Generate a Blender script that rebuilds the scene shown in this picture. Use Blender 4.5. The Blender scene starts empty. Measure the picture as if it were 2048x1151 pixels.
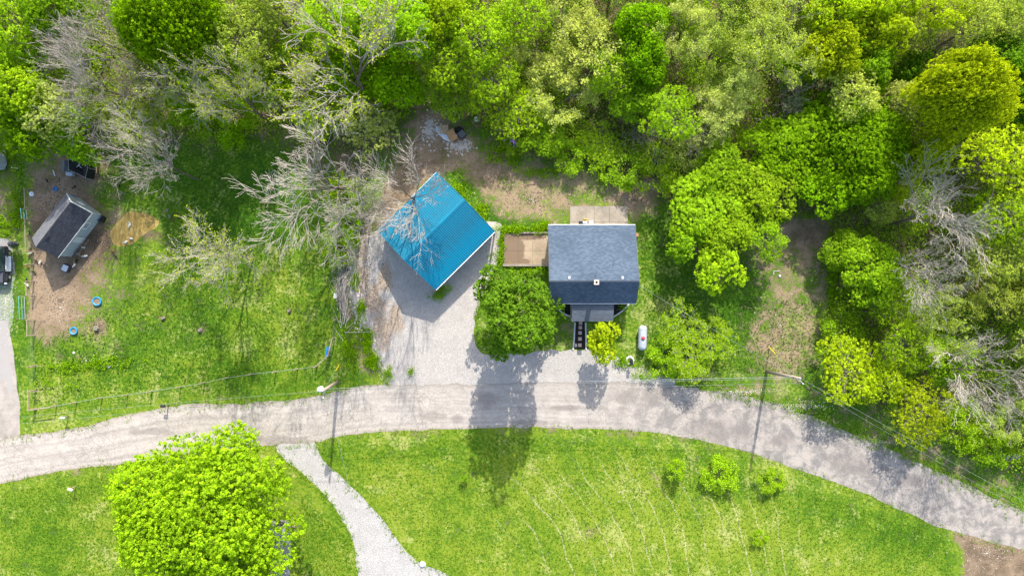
import bpy, math, random
import numpy as np
from mathutils import Vector, Matrix
from mathutils.geometry import tessellate_polygon

# ---------------------------------------------------------------- camera, sky, sun, exposure
SC = bpy.context.scene
COL = SC.collection
S = 0.057                     # metres on the ground per pixel of the 2048 px photograph
HC = 77.8                     # flying height of the camera
cam = bpy.data.cameras.new('camera'); cam.lens = 24.0; cam.sensor_width = 36.0
cam.clip_start = 0.5; cam.clip_end = 2000.0
camo = bpy.data.objects.new('camera', cam); COL.objects.link(camo)
camo.location = (0, 0, HC); camo.rotation_euler = (0, 0, 0)
SC.camera = camo
SUN_EL = math.radians(38.0)
SUN_AZ = math.atan2(0.15, 1.0)            # sun stands up-picture (+Y), a little to the right
world = bpy.data.worlds.new('World'); SC.world = world; world.use_nodes = True
wn = world.node_tree; bg = wn.nodes['Background']
sky = wn.nodes.new('ShaderNodeTexSky'); sky.sky_type = 'NISHITA'; sky.sun_disc = False
sky.sun_elevation = SUN_EL; sky.sun_rotation = SUN_AZ; sky.air_density = 1.0; sky.dust_density = 2.5
wn.links.new(sky.outputs[0], bg.inputs[0]); bg.inputs[1].default_value = 0.15
sl = bpy.data.lights.new('sun', 'SUN'); sl.energy = 3.0; sl.angle = math.radians(0.55); sl.color = (1.0, 0.95, 0.87)
so = bpy.data.objects.new('sun', sl); COL.objects.link(so)
sd = Vector((math.sin(SUN_AZ) * math.cos(SUN_EL), math.cos(SUN_AZ) * math.cos(SUN_EL), math.sin(SUN_EL)))
so.rotation_euler = sd.to_track_quat('Z', 'Y').to_euler(); so.location = sd * 60
vs = SC.view_settings; vs.view_transform = 'Standard'; vs.look = 'None'; vs.gamma = 1.0; vs.use_curve_mapping = False
vs.exposure = 1.33
SC.cycles.max_bounces = 6; SC.cycles.transparent_max_bounces = 4

# ---------------------------------------------------------------- helpers
def W(px, py, h=0.0):
    """the point at height h (m) that stands at this place of the photograph (ground plan measured from it)"""
    k = S * (HC - h) / HC
    return Vector(((px - 1024) * k, (575.5 - py) * k, h))

def tag(o, label=None, cat=None, group=None, kind=None):
    if label: o['label'] = label
    if cat: o['category'] = cat
    if group: o['group'] = group
    if kind: o['kind'] = kind
    return o

def empty(name, loc, rz=0.0):
    o = bpy.data.objects.new(name, None); COL.objects.link(o); o.location = loc; o.rotation_euler = (0, 0, rz)
    o.empty_display_size = 0.3
    return o

def link(name, me, parent=None, loc=None, mat=None):
    if mat is not None and len(me.materials) == 0: me.materials.append(mat)
    o = bpy.data.objects.new(name, me); COL.objects.link(o)
    if parent: o.parent = parent
    if loc is not None: o.location = loc
    return o

def copy_tree(o, parent=None):
    c = o.copy(); COL.objects.link(c)
    if parent: c.parent = parent
    for ch in list(o.children): copy_tree(ch, c)
    return c

def np_mesh(name, V, F, mat=None, smooth=False, fattr=None):
    V = np.asarray(V, np.float32); F = np.asarray(F, np.int32)
    me = bpy.data.meshes.new(name); n, k = F.shape
    me.vertices.add(len(V)); me.vertices.foreach_set('co', V.ravel())
    me.loops.add(n * k); me.loops.foreach_set('vertex_index', F.ravel())
    me.polygons.add(n); me.polygons.foreach_set('loop_start', np.arange(0, n * k, k, dtype=np.int32))
    try: me.polygons.foreach_set('loop_total', np.full(n, k, np.int32))
    except Exception: pass
    me.polygons.foreach_set('use_smooth', np.full(n, smooth, bool))
    if fattr:
        for nm, arr in fattr.items():
            a = me.attributes.new(nm, 'FLOAT', 'FACE'); a.data.foreach_set('value', np.asarray(arr, np.float32))
    me.update(calc_edges=True)
    if mat: me.materials.append(mat)
    return me

class MB:
    """collects shapes, builds ONE mesh"""
    def __init__(s): s.v = []; s.f = []
    def add(s, vs, fs):
        o = len(s.v); s.v += [tuple(v) for v in vs]; s.f += [tuple(i + o for i in f) for f in fs]; return s
    def box(s, c, d, rz=0.0, M=None, taper=1.0):
        x, y, z = d[0] / 2, d[1] / 2, d[2] / 2
        vs = [Vector(p) for p in ((-x,-y,-z),(x,-y,-z),(x,y,-z),(-x,y,-z))] + [Vector((p[0]*taper, p[1]*taper, z)) for p in ((-x,-y),(x,-y),(x,y),(-x,y))]
        R = Matrix.Rotation(rz, 3, 'Z') if M is None else M
        vs = [R @ v + Vector(c) for v in vs]
        return s.add(vs, [(3,2,1,0),(4,5,6,7),(0,1,5,4),(1,2,6,5),(2,3,7,6),(3,0,4,7)])
    def bar(s, a, b, w, h=None, sides=4):
        return s.tube([a, b], [w / 2, w / 2] if h is None else [w / 2, h / 2], sides)
    def tube(s, pts, rs, sides=8, cap=True):
        pts = [Vector(p) for p in pts]; n = len(pts); vs = []; fs = []
        if not hasattr(rs, '__len__'): rs = [rs] * n
        for i, p in enumerate(pts):
            d = (pts[min(i+1, n-1)] - pts[max(i-1, 0)]).normalized()
            a = d.orthogonal().normalized() if abs(d.z) > .9 else d.cross(Vector((0,0,1))).normalized()
            b = d.cross(a)
            for k in range(sides):
                t = 2 * math.pi * (k + .5) / sides
                vs.append(p + (a * math.cos(t) + b * math.sin(t)) * rs[i])
        for i in range(n - 1):
            for k in range(sides):
                k2 = (k + 1) % sides
                fs.append((i*sides+k, i*sides+k2, (i+1)*sides+k2, (i+1)*sides+k))
        if cap: fs.append(tuple(range(sides))[::-1]); fs.append(tuple((n-1)*sides+k for k in range(sides)))
        return s.add(vs, fs)
    def lathe(s, prof, c=(0,0,0), sides=16, axis='Z', sx=1.0, sy=1.0):
        vs = []; fs = []; n = len(prof)
        for r, z in prof:
            for k in range(sides):
                t = 2 * math.pi * k / sides
                p = Vector((r * math.cos(t) * sx, r * math.sin(t) * sy, z))
                if axis == 'Y': p = Vector((p.x, p.z, -p.y))
                if axis == 'X': p = Vector((p.z, p.y, -p.x))
                vs.append(p + Vector(c))
        for i in range(n - 1):
            for k in range(sides):
                k2 = (k + 1) % sides
                fs.append((i*sides+k, i*sides+k2, (i+1)*sides+k2, (i+1)*sides+k))
        fs.append(tuple(range(sides))[::-1]); fs.append(tuple((n-1)*sides+k for k in range(sides)))
        return s.add(vs, fs)
    def prism(s, pts, z0, z1):
        n = len(pts); vs = [(p[0], p[1], z0) for p in pts] + [(p[0], p[1], z1) for p in pts]
        return s.add(vs, [tuple(range(n))[::-1], tuple(range(n, 2*n))] + [(i, (i+1) % n, n + (i+1) % n, n + i) for i in range(n)])
    def mesh(s, name, mat=None, smooth=False):
        me = bpy.data.meshes.new(name); me.from_pydata(s.v, [], s.f)
        if smooth: me.polygons.foreach_set('use_smooth', [True] * len(me.polygons))
        me.update()
        if mat: me.materials.append(mat)
        return me
    def build(s, name, mat, parent=None, loc=None, smooth=False, bevel=0):
        o = link(name, s.mesh(name, mat, smooth), parent, loc)
        if bevel:
            m = o.modifiers.new('bevel', 'BEVEL'); m.width = bevel; m.segments = 2; m.limit_method = 'ANGLE'
        return o

# ---------------------------------------------------------------- materials
def newmat(name):
    m = bpy.data.materials.new(name); m.use_nodes = True
    return m, m.node_tree, m.node_tree.nodes['Principled BSDF']
def N(nt, t, **kw):
    n = nt.nodes.new('ShaderNode' + t)
    for k, v in kw.items(): setattr(n, k, v)
    return n
def setin(n, **kw):
    for k, v in kw.items(): n.inputs[k.replace('_', ' ')].default_value = v
    return n
def L(nt, a, b): nt.links.new(a, b)
def noise(nt, vec, scale, detail=6.0, rough=0.6, dist=0.0):
    n = N(nt, 'TexNoise'); setin(n, Scale=scale, Detail=detail, Roughness=rough, Distortion=dist)
    L(nt, vec, n.inputs['Vector']); return n.outputs['Fac']
def ramp(nt, fac, a, b, lo=0.0, hi=1.0):
    n = N(nt, 'MapRange', interpolation_type='SMOOTHSTEP'); setin(n, From_Min=a, From_Max=b, To_Min=lo, To_Max=hi)
    L(nt, fac, n.inputs['Value']); return n.outputs[0]
def mth(nt, op, a, b=None, clamp=False):
    n = N(nt, 'Math', operation=op); n.use_clamp = clamp
    for i, x in enumerate((a, b)):
        if x is None: continue
        if isinstance(x, (int, float)): n.inputs[i].default_value = x
        else: L(nt, x, n.inputs[i])
    return n.outputs[0]
def mixc(nt, fac, a, b, mode='MIX'):
    n = N(nt, 'Mix', data_type='RGBA', blend_type=mode)
    for i, x in ((0, fac), (6, a), (7, b)):
        if isinstance(x, (int, float)): n.inputs[i].default_value = x
        elif isinstance(x, tuple): n.inputs[i].default_value = (*x[:3], 1)
        else: L(nt, x, n.inputs[i])
    return n.outputs[2]
def bump(nt, bs, h, strength, dist):
    b = N(nt, 'Bump'); setin(b, Strength=strength, Distance=dist); L(nt, h, b.inputs['Height']); L(nt, b.outputs[0], bs.inputs['Normal'])
def objco(nt): return N(nt, 'TexCoord').outputs['Object']
def blobs(nt, co, lst, soft=0.5, wob=0.35):
    """soft-edged stains: (x, y, rx, ry) in metres"""
    nz = noise(nt, co, 0.8, 8, .65); out = None
    for x, y, rx, ry in lst:
        s_ = N(nt, 'VectorMath', operation='SUBTRACT'); L(nt, co, s_.inputs[0]); s_.inputs[1].default_value = (x, y, 0)
        m_ = N(nt, 'VectorMath', operation='MULTIPLY'); L(nt, s_.outputs[0], m_.inputs[0]); m_.inputs[1].default_value = (1/rx, 1/ry, 0)
        l_ = N(nt, 'VectorMath', operation='LENGTH'); L(nt, m_.outputs[0], l_.inputs[0])
        d = mth(nt, 'ADD', l_.outputs['Value'], mth(nt, 'MULTIPLY', mth(nt, 'SUBTRACT', nz, .5), wob * 4))
        v = ramp(nt, d, 1 + soft / 2, 1 - soft / 2)
        out = v if out is None else mth(nt, 'MAXIMUM', out, v)
    return out

def plain(name, c, rough=0.7, var=0.25, scale=6.0, metal=0.0, bmp=0.0, c2=None, spec=0.4, coat=0.0):
    m, nt, bs = newmat(name); co = objco(nt)
    f = noise(nt, co, scale, 6, .65); f2 = noise(nt, co, scale * 0.13, 4, .6)
    t = ramp(nt, mth(nt, 'ADD', mth(nt, 'MULTIPLY', f, .6), mth(nt, 'MULTIPLY', f2, .4)), .3, .7)
    d = c2 if c2 else tuple(x * (1 - var) for x in c)
    u = c if c2 else tuple(min(1, x * (1 + var * .6)) for x in c)
    L(nt, mixc(nt, t, d, u), bs.inputs['Base Color'])
    setin(bs, Roughness=rough, Metallic=metal); bs.inputs['Specular IOR Level'].default_value = spec
    if coat: bs.inputs['Coat Weight'].default_value = coat
    if bmp: bump(nt, bs, f, .6, bmp)
    return m

def leafmat(name):
    m, nt, bs = newmat(name)
    oi = N(nt, 'ObjectInfo'); at = N(nt, 'Attribute', attribute_name='tint')
    tint = at.outputs['Fac']
    hsv = N(nt, 'HueSaturation'); L(nt, oi.outputs['Color'], hsv.inputs['Color'])
    L(nt, ramp(nt, tint, 0, 1, .510, .496), hsv.inputs['Hue'])
    L(nt, ramp(nt, tint, 0, 1, .66, 1.36), hsv.inputs['Value'])
    c = hsv.outputs[0]
    L(nt, c, bs.inputs['Base Color']); setin(bs, Roughness=.55); bs.inputs['Specular IOR Level'].default_value = 0.08
    tr = N(nt, 'BsdfTranslucent'); L(nt, mixc(nt, 1.0, c, (1.15, 1.1, .6), 'MULTIPLY'), tr.inputs['Color'])
    mx = N(nt, 'MixShader'); mx.inputs[0].default_value = .48
    L(nt, bs.outputs[0], mx.inputs[1]); L(nt, tr.outputs[0], mx.inputs[2])
    L(nt, mx.outputs[0], nt.nodes['Material Output'].inputs['Surface'])
    return m

M = {}
M['leaf'] = leafmat('leaf')
M['bark'] = plain('bark', (.15, .12, .09), .9, .4, 5, bmp=.02)
M['bark_pale'] = plain('bark_pale', (.39, .345, .295), .85, .3, 3, bmp=.01)
M['bark_mid'] = plain('bark_mid', (.23, .20, .155), .9, .35, 3, bmp=.01)

def ground_mat():
    m, nt, bs = newmat('ground'); co = objco(nt)
    a = N(nt, 'Attribute', attribute_name='zone'); sp = N(nt, 'SeparateColor'); L(nt, a.outputs['Color'], sp.inputs[0])
    G, B, T = sp.outputs[0], sp.outputs[1], sp.outputs[2]; Mw = a.outputs['Alpha']
    n_big = noise(nt, co, .09, 5, .6); n_mid = noise(nt, co, .55, 8, .68); n_fine = noise(nt, co, 3.2, 8, .72); n_vf = noise(nt, co, 11, 5, .7)
    c0 = lambda x, k: mth(nt, 'MULTIPLY', mth(nt, 'SUBTRACT', x, .5), k)
    add = lambda *xs: xs[0] if len(xs) == 1 else mth(nt, 'ADD', xs[0], add(*xs[1:]))
    g = ramp(nt, add(G, c0(n_mid, 1.7), c0(n_fine, 1.9), c0(n_vf, .9)), .30, .66)
    t = ramp(nt, add(T, c0(n_big, 1.0), c0(n_mid, 1.3), c0(n_fine, 2.4), c0(n_vf, 1.3)), .0, 1.0)
    b = ramp(nt, add(B, c0(n_mid, 2.2), c0(n_fine, 2.0), c0(n_vf, 1.0)), .0, 1.0)
    grass = mixc(nt, ramp(nt, t, 0, .5), (.034, .098, .006), (.088, .185, .009)); grass = mixc(nt, ramp(nt, t, .45, 1.0), grass, (.215, .275, .026))
    grass = mixc(nt, ramp(nt, add(n_vf, c0(n_fine, .6)), .35, .7, .0, .6), grass, mixc(nt, 1.0, grass, (.55, .6, .5), 'MULTIPLY'))
    straw = ramp(nt, add(c0(n_fine, 1.0), n_vf, c0(n_big, .5)), .68, .82, 0, .7)
    grass = mixc(nt, straw, grass, (.36, .34, .10))
    soil = mixc(nt, b, (.30, .215, .135), (.085, .054, .033))
    soil = mixc(nt, ramp(nt, n_vf, .50, .62, 0, .75), soil, (.33, .27, .2))
    soil = mixc(nt, ramp(nt, n_fine, .50, .38, 0, .7), soil, (.085, .062, .038))
    pale = ramp(nt, add(noise(nt, co, .38, 8, .72), c0(n_fine, .7), c0(n_big, .5)), .53, .70, 0, .7)
    grass = mixc(nt, pale, grass, mixc(nt, t, (.19, .245, .055), (.37, .37, .12)))
    # mowing windrows: pale broken arcs of cut grass
    s_ = N(nt, 'VectorMath', operation='DISTANCE'); L(nt, co, s_.inputs[0]); c = W(811, 1235); s_.inputs[1].default_value = (c.x, c.y, 0)
    dd = add(s_.outputs['Value'], c0(noise(nt, co, .12, 3, .5), 2.6), c0(n_mid, .25))
    w = mth(nt, 'PINGPONG', dd, 1.1)
    line = mth(nt, 'MULTIPLY', ramp(nt, w, .11, .02), ramp(nt, add(noise(nt, co, .3, 6, .7), c0(n_vf, 2.2), c0(n_fine, .8)), .36, .64))
    line = mth(nt, 'MULTIPLY', mth(nt, 'MULTIPLY', line, Mw), .8)
    grass = mixc(nt, line, grass, (.46, .40, .26))
    stripe = mth(nt, 'MULTIPLY', ramp(nt, w, .3, 1.1, 0, .3), Mw)
    grass = mixc(nt, stripe, grass, mixc(nt, 1.0, grass, (.7, .85, .6), 'MULTIPLY'))
    L(nt, mixc(nt, g, soil, grass), bs.inputs['Base Color']); setin(bs, Roughness=.95); bs.inputs['Specular IOR Level'].default_value = .1
    bump(nt, bs, add(mth(nt, 'MULTIPLY', n_fine, .6), mth(nt, 'MULTIPLY', n_vf, .4)), .8, .16)
    return m
M['ground'] = ground_mat()

def gravel_mat(name, base, mud=None, dark=None, green=None):
    m, nt, bs = newmat(name); co = objco(nt)
    v = N(nt, 'TexVoronoi'); setin(v, Scale=9.0); L(nt, co, v.inputs['Vector'])
    n1 = noise(nt, co, .5, 8, .65); n2 = noise(nt, co, 4, 6, .7); n3 = noise(nt, co, 14, 3, .6)
    c = mixc(nt, ramp(nt, n1, .3, .7), tuple(x * .84 for x in base), base)
    c = mixc(nt, ramp(nt, v.outputs['Color'], .1, .9, .0, .45), c, tuple(x * .5 for x in base))
    c = mixc(nt, ramp(nt, n3, .56, .7, 0, .7), c, (.58, .55, .52))
    if mud: c = mixc(nt, mth(nt, 'MULTIPLY', blobs(nt, co, mud, .9, .7), .75), c, mixc(nt, ramp(nt, n2, .35, .65), (.19, .13, .085), (.42, .31, .2)))
    if dark: c = mixc(nt, mth(nt, 'MULTIPLY', blobs(nt, co, dark, .9, .4), .8), c, tuple(x * .62 for x in base))
    c = mixc(nt, ramp(nt, mth(nt, 'ADD', mth(nt, 'MULTIPLY', n2, .6), mth(nt, 'MULTIPLY', n1, .4)), .58, .7, 0, .35), c, (.3, .24, .17))
    if green: c = mixc(nt, mth(nt, 'MULTIPLY', blobs(nt, co, green, .8, .5), ramp(nt, n2, .45, .55)), c, (.12, .22, .03))
    L(nt, c, bs.inputs['Base Color']); setin(bs, Roughness=.95); bs.inputs['Specular IOR Level'].default_value = .15
    bump(nt, bs, mth(nt, 'ADD', v.outputs['Distance'], n3), .7, .05)
    return m
def P4(px, py, rx, ry):
    w = W(px, py); return (w.x, w.y, rx * S, ry * S)

def road_mat():
    m, nt, bs = newmat('road'); co = objco(nt)
    n0 = noise(nt, co, .13, 4, .6); n1 = noise(nt, co, .7, 8, .68, .4); n2 = noise(nt, co, 6, 6, .7)
    la = N(nt, 'Attribute', attribute_name='lane'); mp = N(nt, 'Mapping'); mp.inputs['Scale'].default_value = (.07, 1.9, 1); L(nt, la.outputs['Vector'], mp.inputs['Vector'])
    n3 = noise(nt, mp.outputs[0], 1.0, 6, .6)
    c = mixc(nt, ramp(nt, mth(nt, 'ADD', mth(nt, 'MULTIPLY', n1, .5), mth(nt, 'MULTIPLY', n3, .5)), .34, .62), (.30, .266, .228), (.435, .392, .342))
    ls = N(nt, 'SeparateXYZ'); L(nt, la.outputs['Vector'], ls.inputs[0])
    wv = mth(nt, 'PINGPONG', mth(nt, 'ADD', ls.outputs[1], mth(nt, 'MULTIPLY', mth(nt, 'SUBTRACT', n1, .5), .8)), .8)
    c = mixc(nt, ramp(nt, wv, .5, .75, 0, .35), c, (.25, .225, .20))
    ed = mth(nt, 'ABSOLUTE', mth(nt, 'SUBTRACT', ls.outputs[1], 2.8))
    c = mixc(nt, ramp(nt, mth(nt, 'ADD', ed, mth(nt, 'MULTIPLY', mth(nt, 'SUBTRACT', n1, .5), 1.6)), 2.35, 2.85, 0, .6), c, (.27, .215, .165))
    # right half greyer and mottled: blotchy tree shade put into the colour
    sx = N(nt, 'SeparateXYZ'); L(nt, co, sx.inputs[0])
    grey = ramp(nt, mth(nt, 'ADD', sx.outputs[0], mth(nt, 'MULTIPLY', mth(nt, 'SUBTRACT', n1, .5), 16)), 2, 20, 0, .9)
    c = mixc(nt, grey, c, mixc(nt, ramp(nt, n1, .38, .62), (.17, .159, .148), (.345, .308, .267)))
    st = blobs(nt, co, [P4(915, 838, 14, 9), P4(975, 800, 24, 16), P4(1060, 845, 40, 6), P4(870, 830, 30, 10), P4(1310, 790, 30, 14), P4(1440, 860, 60, 22), P4(1560, 880, 30, 12),
                          P4(300, 862, 40, 7), P4(560, 880, 60, 8), P4(1700, 930, 40, 20), P4(1820, 960, 30, 14), P4(1250, 795, 26, 12), P4(1130, 815, 26, 6)], .7, .6)
    c = mixc(nt, mth(nt, 'MULTIPLY', st, .55), c, (.19, .165, .147))
    # alligator cracks
    vw = N(nt, 'VectorMath', operation='ADD'); nn = N(nt, 'TexNoise'); setin(nn, Scale=1.2, Detail=3.0); L(nt, co, nn.inputs['Vector'])
    sc_ = N(nt, 'VectorMath', operation='SCALE'); L(nt, nn.outputs['Color'], sc_.inputs[0]); sc_.inputs['Scale'].default_value = .35
    L(nt, co, vw.inputs[0]); L(nt, sc_.outputs[0], vw.inputs[1])
    cr = None
    for s_, wd, k in ((2.6, .05, .33), (.9, .016, .5)):
        v = N(nt, 'TexVoronoi', feature='DISTANCE_TO_EDGE'); setin(v, Scale=s_); L(nt, vw.outputs[0], v.inputs['Vector'])
        x = ramp(nt, v.outputs['Distance'], wd * 2, wd * .4, 0, k); cr = x if cr is None else mth(nt, 'MAXIMUM', cr, x)
    crm = mth(nt, 'MULTIPLY', cr, ramp(nt, n0, .35, .6, .35, 1.0))
    c = mixc(nt, crm, c, (.15, .125, .105))
    c = mixc(nt, ramp(nt, n2, .56, .75, 0, .4), c, (.45, .42, .39))
    c = mixc(nt, ramp(nt, n2, .42, .28, 0, .45), c, (.19, .165, .145))
    L(nt, c, bs.inputs['Base Color']); setin(bs, Roughness=.9); bs.inputs['Specular IOR Level'].default_value = .2
    bump(nt, bs, mth(nt, 'SUBTRACT', n2, mth(nt, 'MULTIPLY', crm, 1.0)), .5, .03)
    return m
M['road'] = road_mat()
M['gravel'] = gravel_mat('gravel', (.445, .41, .372),
    mud=[P4(722, 560, 14, 40), P4(745, 600, 22, 30), P4(765, 650, 20, 42), P4(790, 640, 16, 30), P4(720, 500, 16, 40), P4(735, 420, 30, 40), P4(770, 560, 14, 30)])
M['gravel_white'] = gravel_mat('gravel_white', (.43, .41, .385))
M['gravel_grey'] = gravel_mat('gravel_grey', (.31, .305, .295), green=[P4(14, 580, 16, 60), P4(22, 640, 8, 60)])

def concrete_mat(name, base, stain=None, sc=(.2, .12, .07)):
    m, nt, bs = newmat(name); co = N(nt, 'NewGeometry').outputs['Position']
    n1 = noise(nt, co, .8, 8, .65); n2 = noise(nt, co, 7, 6, .7)
    c = mixc(nt, ramp(nt, mth(nt, 'ADD', mth(nt, 'MULTIPLY', n1, .65), mth(nt, 'MULTIPLY', n2, .35)), .36, .64), tuple(x * .66 for x in base), base)
    if stain: c = mixc(nt, mth(nt, 'MULTIPLY', blobs(nt, co, stain, .22, .28), .88), c, sc)
    L(nt, c, bs.inputs['Base Color']); setin(bs, Roughness=.85); bump(nt, bs, n2, .3, .02); return m
M['concrete'] = concrete_mat('concrete', (.31, .265, .205))
M['pad'] = concrete_mat('pad', (.37, .285, .19), stain=[P4(1018, 498, 32, 44), P4(1050, 472, 46, 8), P4(1032, 524, 30, 10)], sc=(.15, .10, .062))
M['drive_conc'] = concrete_mat('driveway_concrete', (.37, .325, .28), stain=[P4(6, 700, 14, 60), P4(20, 760, 6, 30)], sc=(.30, .28, .26))
M['shingle_blue'] = None
def shingle_mat(name, a, b):
    m, nt, bs = newmat(name); at = N(nt, 'Attribute', attribute_name='tint'); co = objco(nt)
    n1 = noise(nt, co, .25, 4, .6); n2 = noise(nt, co, 25, 3, .7)
    f = mth(nt, 'ADD', mth(nt, 'MULTIPLY', at.outputs['Fac'], .38), mth(nt, 'ADD', mth(nt, 'MULTIPLY', mth(nt, 'SUBTRACT', n1, .5), .9), mth(nt, 'MULTIPLY', n2, .5)))
    L(nt, mixc(nt, ramp(nt, f, .1, .9), a, b), bs.inputs['Base Color']); setin(bs, Roughness=.8); bs.inputs['Specular IOR Level'].default_value = .35
    return m
M['shingle_blue'] = shingle_mat('shingle_blue', (.046, .072, .108), (.098, .136, .185))
M['shingle_porch'] = shingle_mat('shingle_porch', (.068, .083, .105), (.115, .135, .165))
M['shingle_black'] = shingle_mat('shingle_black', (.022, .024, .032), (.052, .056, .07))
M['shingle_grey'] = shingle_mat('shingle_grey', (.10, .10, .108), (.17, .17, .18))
M['blue_metal'] = plain('blue_metal', (.004, .20, .33), .7, .35, .45, spec=.08, c2=(.022, .14, .215))
M['white'] = plain('white_paint', (.74, .74, .73), .55, .12, 4)
M['siding'] = plain('pale_siding', (.60, .63, .64), .6, .1, 3)
M['coop_siding'] = plain('blue_grey_siding', (.34, .40, .43), .6, .12, 3)
M['trim_dark'] = plain('dark_trim', (.05, .05, .055), .6, .2, 4)
M['glass'] = plain('window_glass', (.03, .035, .04), .08, .2, 1, spec=.8)
M['black'] = plain('black_plastic', (.018, .018, .02), .45, .3, 6)
M['black_net'] = plain('black_netting', (.012, .013, .015), .7, .4, 3, bmp=.05)
M['mulch'] = plain('black_mulch', (.016, .013, .012), .95, .5, 18, bmp=.06)
M['brick'] = plain('brick', (.42, .20, .13), .85, .3, 9)
M['brick_pale'] = plain('pale_chimney_brick', (.62, .45, .37), .85, .35, 9, bmp=.01)
M['stone_pink'] = plain('pink_paver', (.50, .37, .31), .85, .25, 7)
M['stone_white'] = plain('white_stone', (.72, .72, .73), .8, .25, 8)
M['stone'] = plain('limestone', (.52, .47, .41), .9, .35, 6, bmp=.02)
M['tank'] = plain('tank_paint', (.44, .48, .52), .42, .12, 2.5, metal=.1, c2=(.34, .37, .41))
M['red'] = plain('red_lid', (.50, .05, .06), .5, .25, 5)
M['wood'] = plain('weathered_wood', (.38, .30, .21), .9, .3, 5, c2=(.22, .17, .12))
M['wood_new'] = plain('pale_wood', (.58, .43, .27), .85, .25, 5)
M['cardboard'] = plain('brown_board', (.42, .24, .11), .85, .25, 3)
M['pole'] = plain('pole_wood', (.42, .34, .27), .9, .25, 3, c2=(.27, .21, .16))
M['galv'] = plain('galvanised', (.55, .57, .58), .45, .15, 5, metal=.6)
M['wire'] = plain('wire', (.24, .26, .25), .7, .1, 5)
M['fence_wire'] = plain('fence_wire', (.13, .17, .12), .7, .1, 5)
M['yellow'] = plain('yellow_plastic', (.80, .55, .02), .5, .12, 5)
M['blue'] = plain('blue_plastic', (.02, .19, .48), .4, .2, 4)
M['cyan'] = plain('blue_pool_plastic', (.03, .29, .50), .4, .2, 4)
M['teal'] = plain('teal_paint', (.10, .42, .40), .5, .2, 4)
M['water_mud'] = plain('muddy_pool_water', (.22, .165, .105), .25, .15, 3, spec=.5)
M['tarp'] = plain('pale_tarp', (.52, .58, .66), .5, .4, 3, bmp=.08)
M['paint_car'] = plain('car_white', (.66, .70, .74), .25, .06, 2, coat=.6)
M['paint_car_dark'] = plain('car_dark_plastic', (.022, .022, .026), .45, .3, 5)
M['car_glass'] = plain('car_glass', (.04, .075, .08), .08, .2, 2, spec=.8)
M['feather_white'] = plain('white_feathers', (.74, .71, .66), .9, .15, 15)
M['feather_black'] = plain('black_feathers', (.016, .015, .016), .8, .3, 15)
M['feather_brown'] = plain('brown_feathers', (.17, .055, .025), .85, .4, 15)
M['feather_grey'] = plain('grey_feathers', (.24, .22, .21), .85, .4, 15)
M['purple'] = plain('lilac_blossom', (.33, .20, .56), .8, .2, 12)
def pond_mat():
    m, nt, bs = newmat('pond'); co = objco(nt)
    n1 = noise(nt, co, .7, 5, .6, 1.0); n2 = noise(nt, co, 5, 3, .5)
    L(nt, mixc(nt, ramp(nt, n1, .35, .65), (.27, .185, .05), (.36, .26, .085)), bs.inputs['Base Color']); setin(bs, Roughness=.5); bs.inputs['Specular IOR Level'].default_value = .06
    bump(nt, bs, n2, .12, .02); return m
M['pond'] = pond_mat()

# ---------------------------------------------------------------- ground
rg = np.random.default_rng(11)
STEP = .4
fx = np.arange(-66, 66.01, STEP); fy = np.arange(-40, 40.01, STEP)
XX, YY = np.meshgrid(fx, fy)
PXg = XX / S + 1024; PYg = 575.5 - YY / S
def inpoly(X, Y, poly):
    r = np.zeros(X.shape, bool); n = len(poly)
    for i in range(n):
        x1, y1 = poly[i]; x2, y2 = poly[(i + 1) % n]
        if y1 == y2: continue
        c = ((y1 > Y) != (y2 > Y)) & (X < (x2 - x1) * (Y - y1) / (y2 - y1) + x1); r ^= c
    return r
def blur(m, r):
    k = max(1, int(round(r / STEP)))
    if k < 1: return m
    for _ in range(2):
        for ax in (0, 1):
            p = np.pad(m, [(k, k) if a == ax else (0, 0) for a in (0, 1)], mode='edge'); cs = np.cumsum(p, axis=ax)
            cs = np.concatenate([np.zeros_like(np.take(cs, [0], ax)), cs], axis=ax); n = m.shape[ax]; w = 2 * k + 1
            m = (np.take(cs, range(w, w + n), ax) - np.take(cs, range(0, n), ax)) / w
    return m
fG = np.full(XX.shape, .93); fB = np.full(XX.shape, .35); fT = np.full(XX.shape, .48); fM = np.zeros(XX.shape)
def zone(poly, g=None, b=None, t=None, m=None, soft=.8, k=1.0):
    mk = blur(inpoly(PXg, PYg, poly).astype(float), soft) * k
    for f, v in ((fG, g), (fB, b), (fT, t), (fM, m)):
        if v is not None: f += (v - f) * mk
def spot(px, py, rx, ry, **kw):
    zone([(px + rx * math.cos(a), py + ry * math.sin(a)) for a in np.linspace(0, 2 * math.pi, 16, endpoint=False)], **kw)
FOREST_N = [(-200,-200),(2300,-200),(2300,1010),(2048,960),(1900,885),(1800,850),(1700,800),(1640,760),(1640,600),(1650,440),(1560,430),(1440,600),(1400,560),(1330,480),
            (1325,370),(1100,330),(950,270),(860,215),(820,250),(760,330),(720,420),(700,520),(690,560),(660,520),(660,400),(560,300),(480,270),(400,330),(330,330),(240,280),(60,265),(-200,260)]
zone([(-200,860),(640,790),(780,760),(2300,1100),(2300,1400),(-200,1400)], t=.66, g=.97)
zone([(620,885),(1000,860),(1400,880),(1900,1060),(1930,1151),(1930,1400),(900,1400),(820,1120),(700,960)], t=.74, g=.9, soft=1.5)
zone([(1400,890),(1900,1070),(1900,1120),(1700,1080),(1560,1000),(1380,960),(1290,880)], t=.42, soft=1.6)
zone([(1010,925),(1330,920),(1560,990),(1640,1160),(1640,1400),(1100,1400),(1030,1100)], m=.95, soft=2.5)
zone([(-100,940),(280,925),(280,1151),(-100,1400)], t=.62, g=.9)
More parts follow.
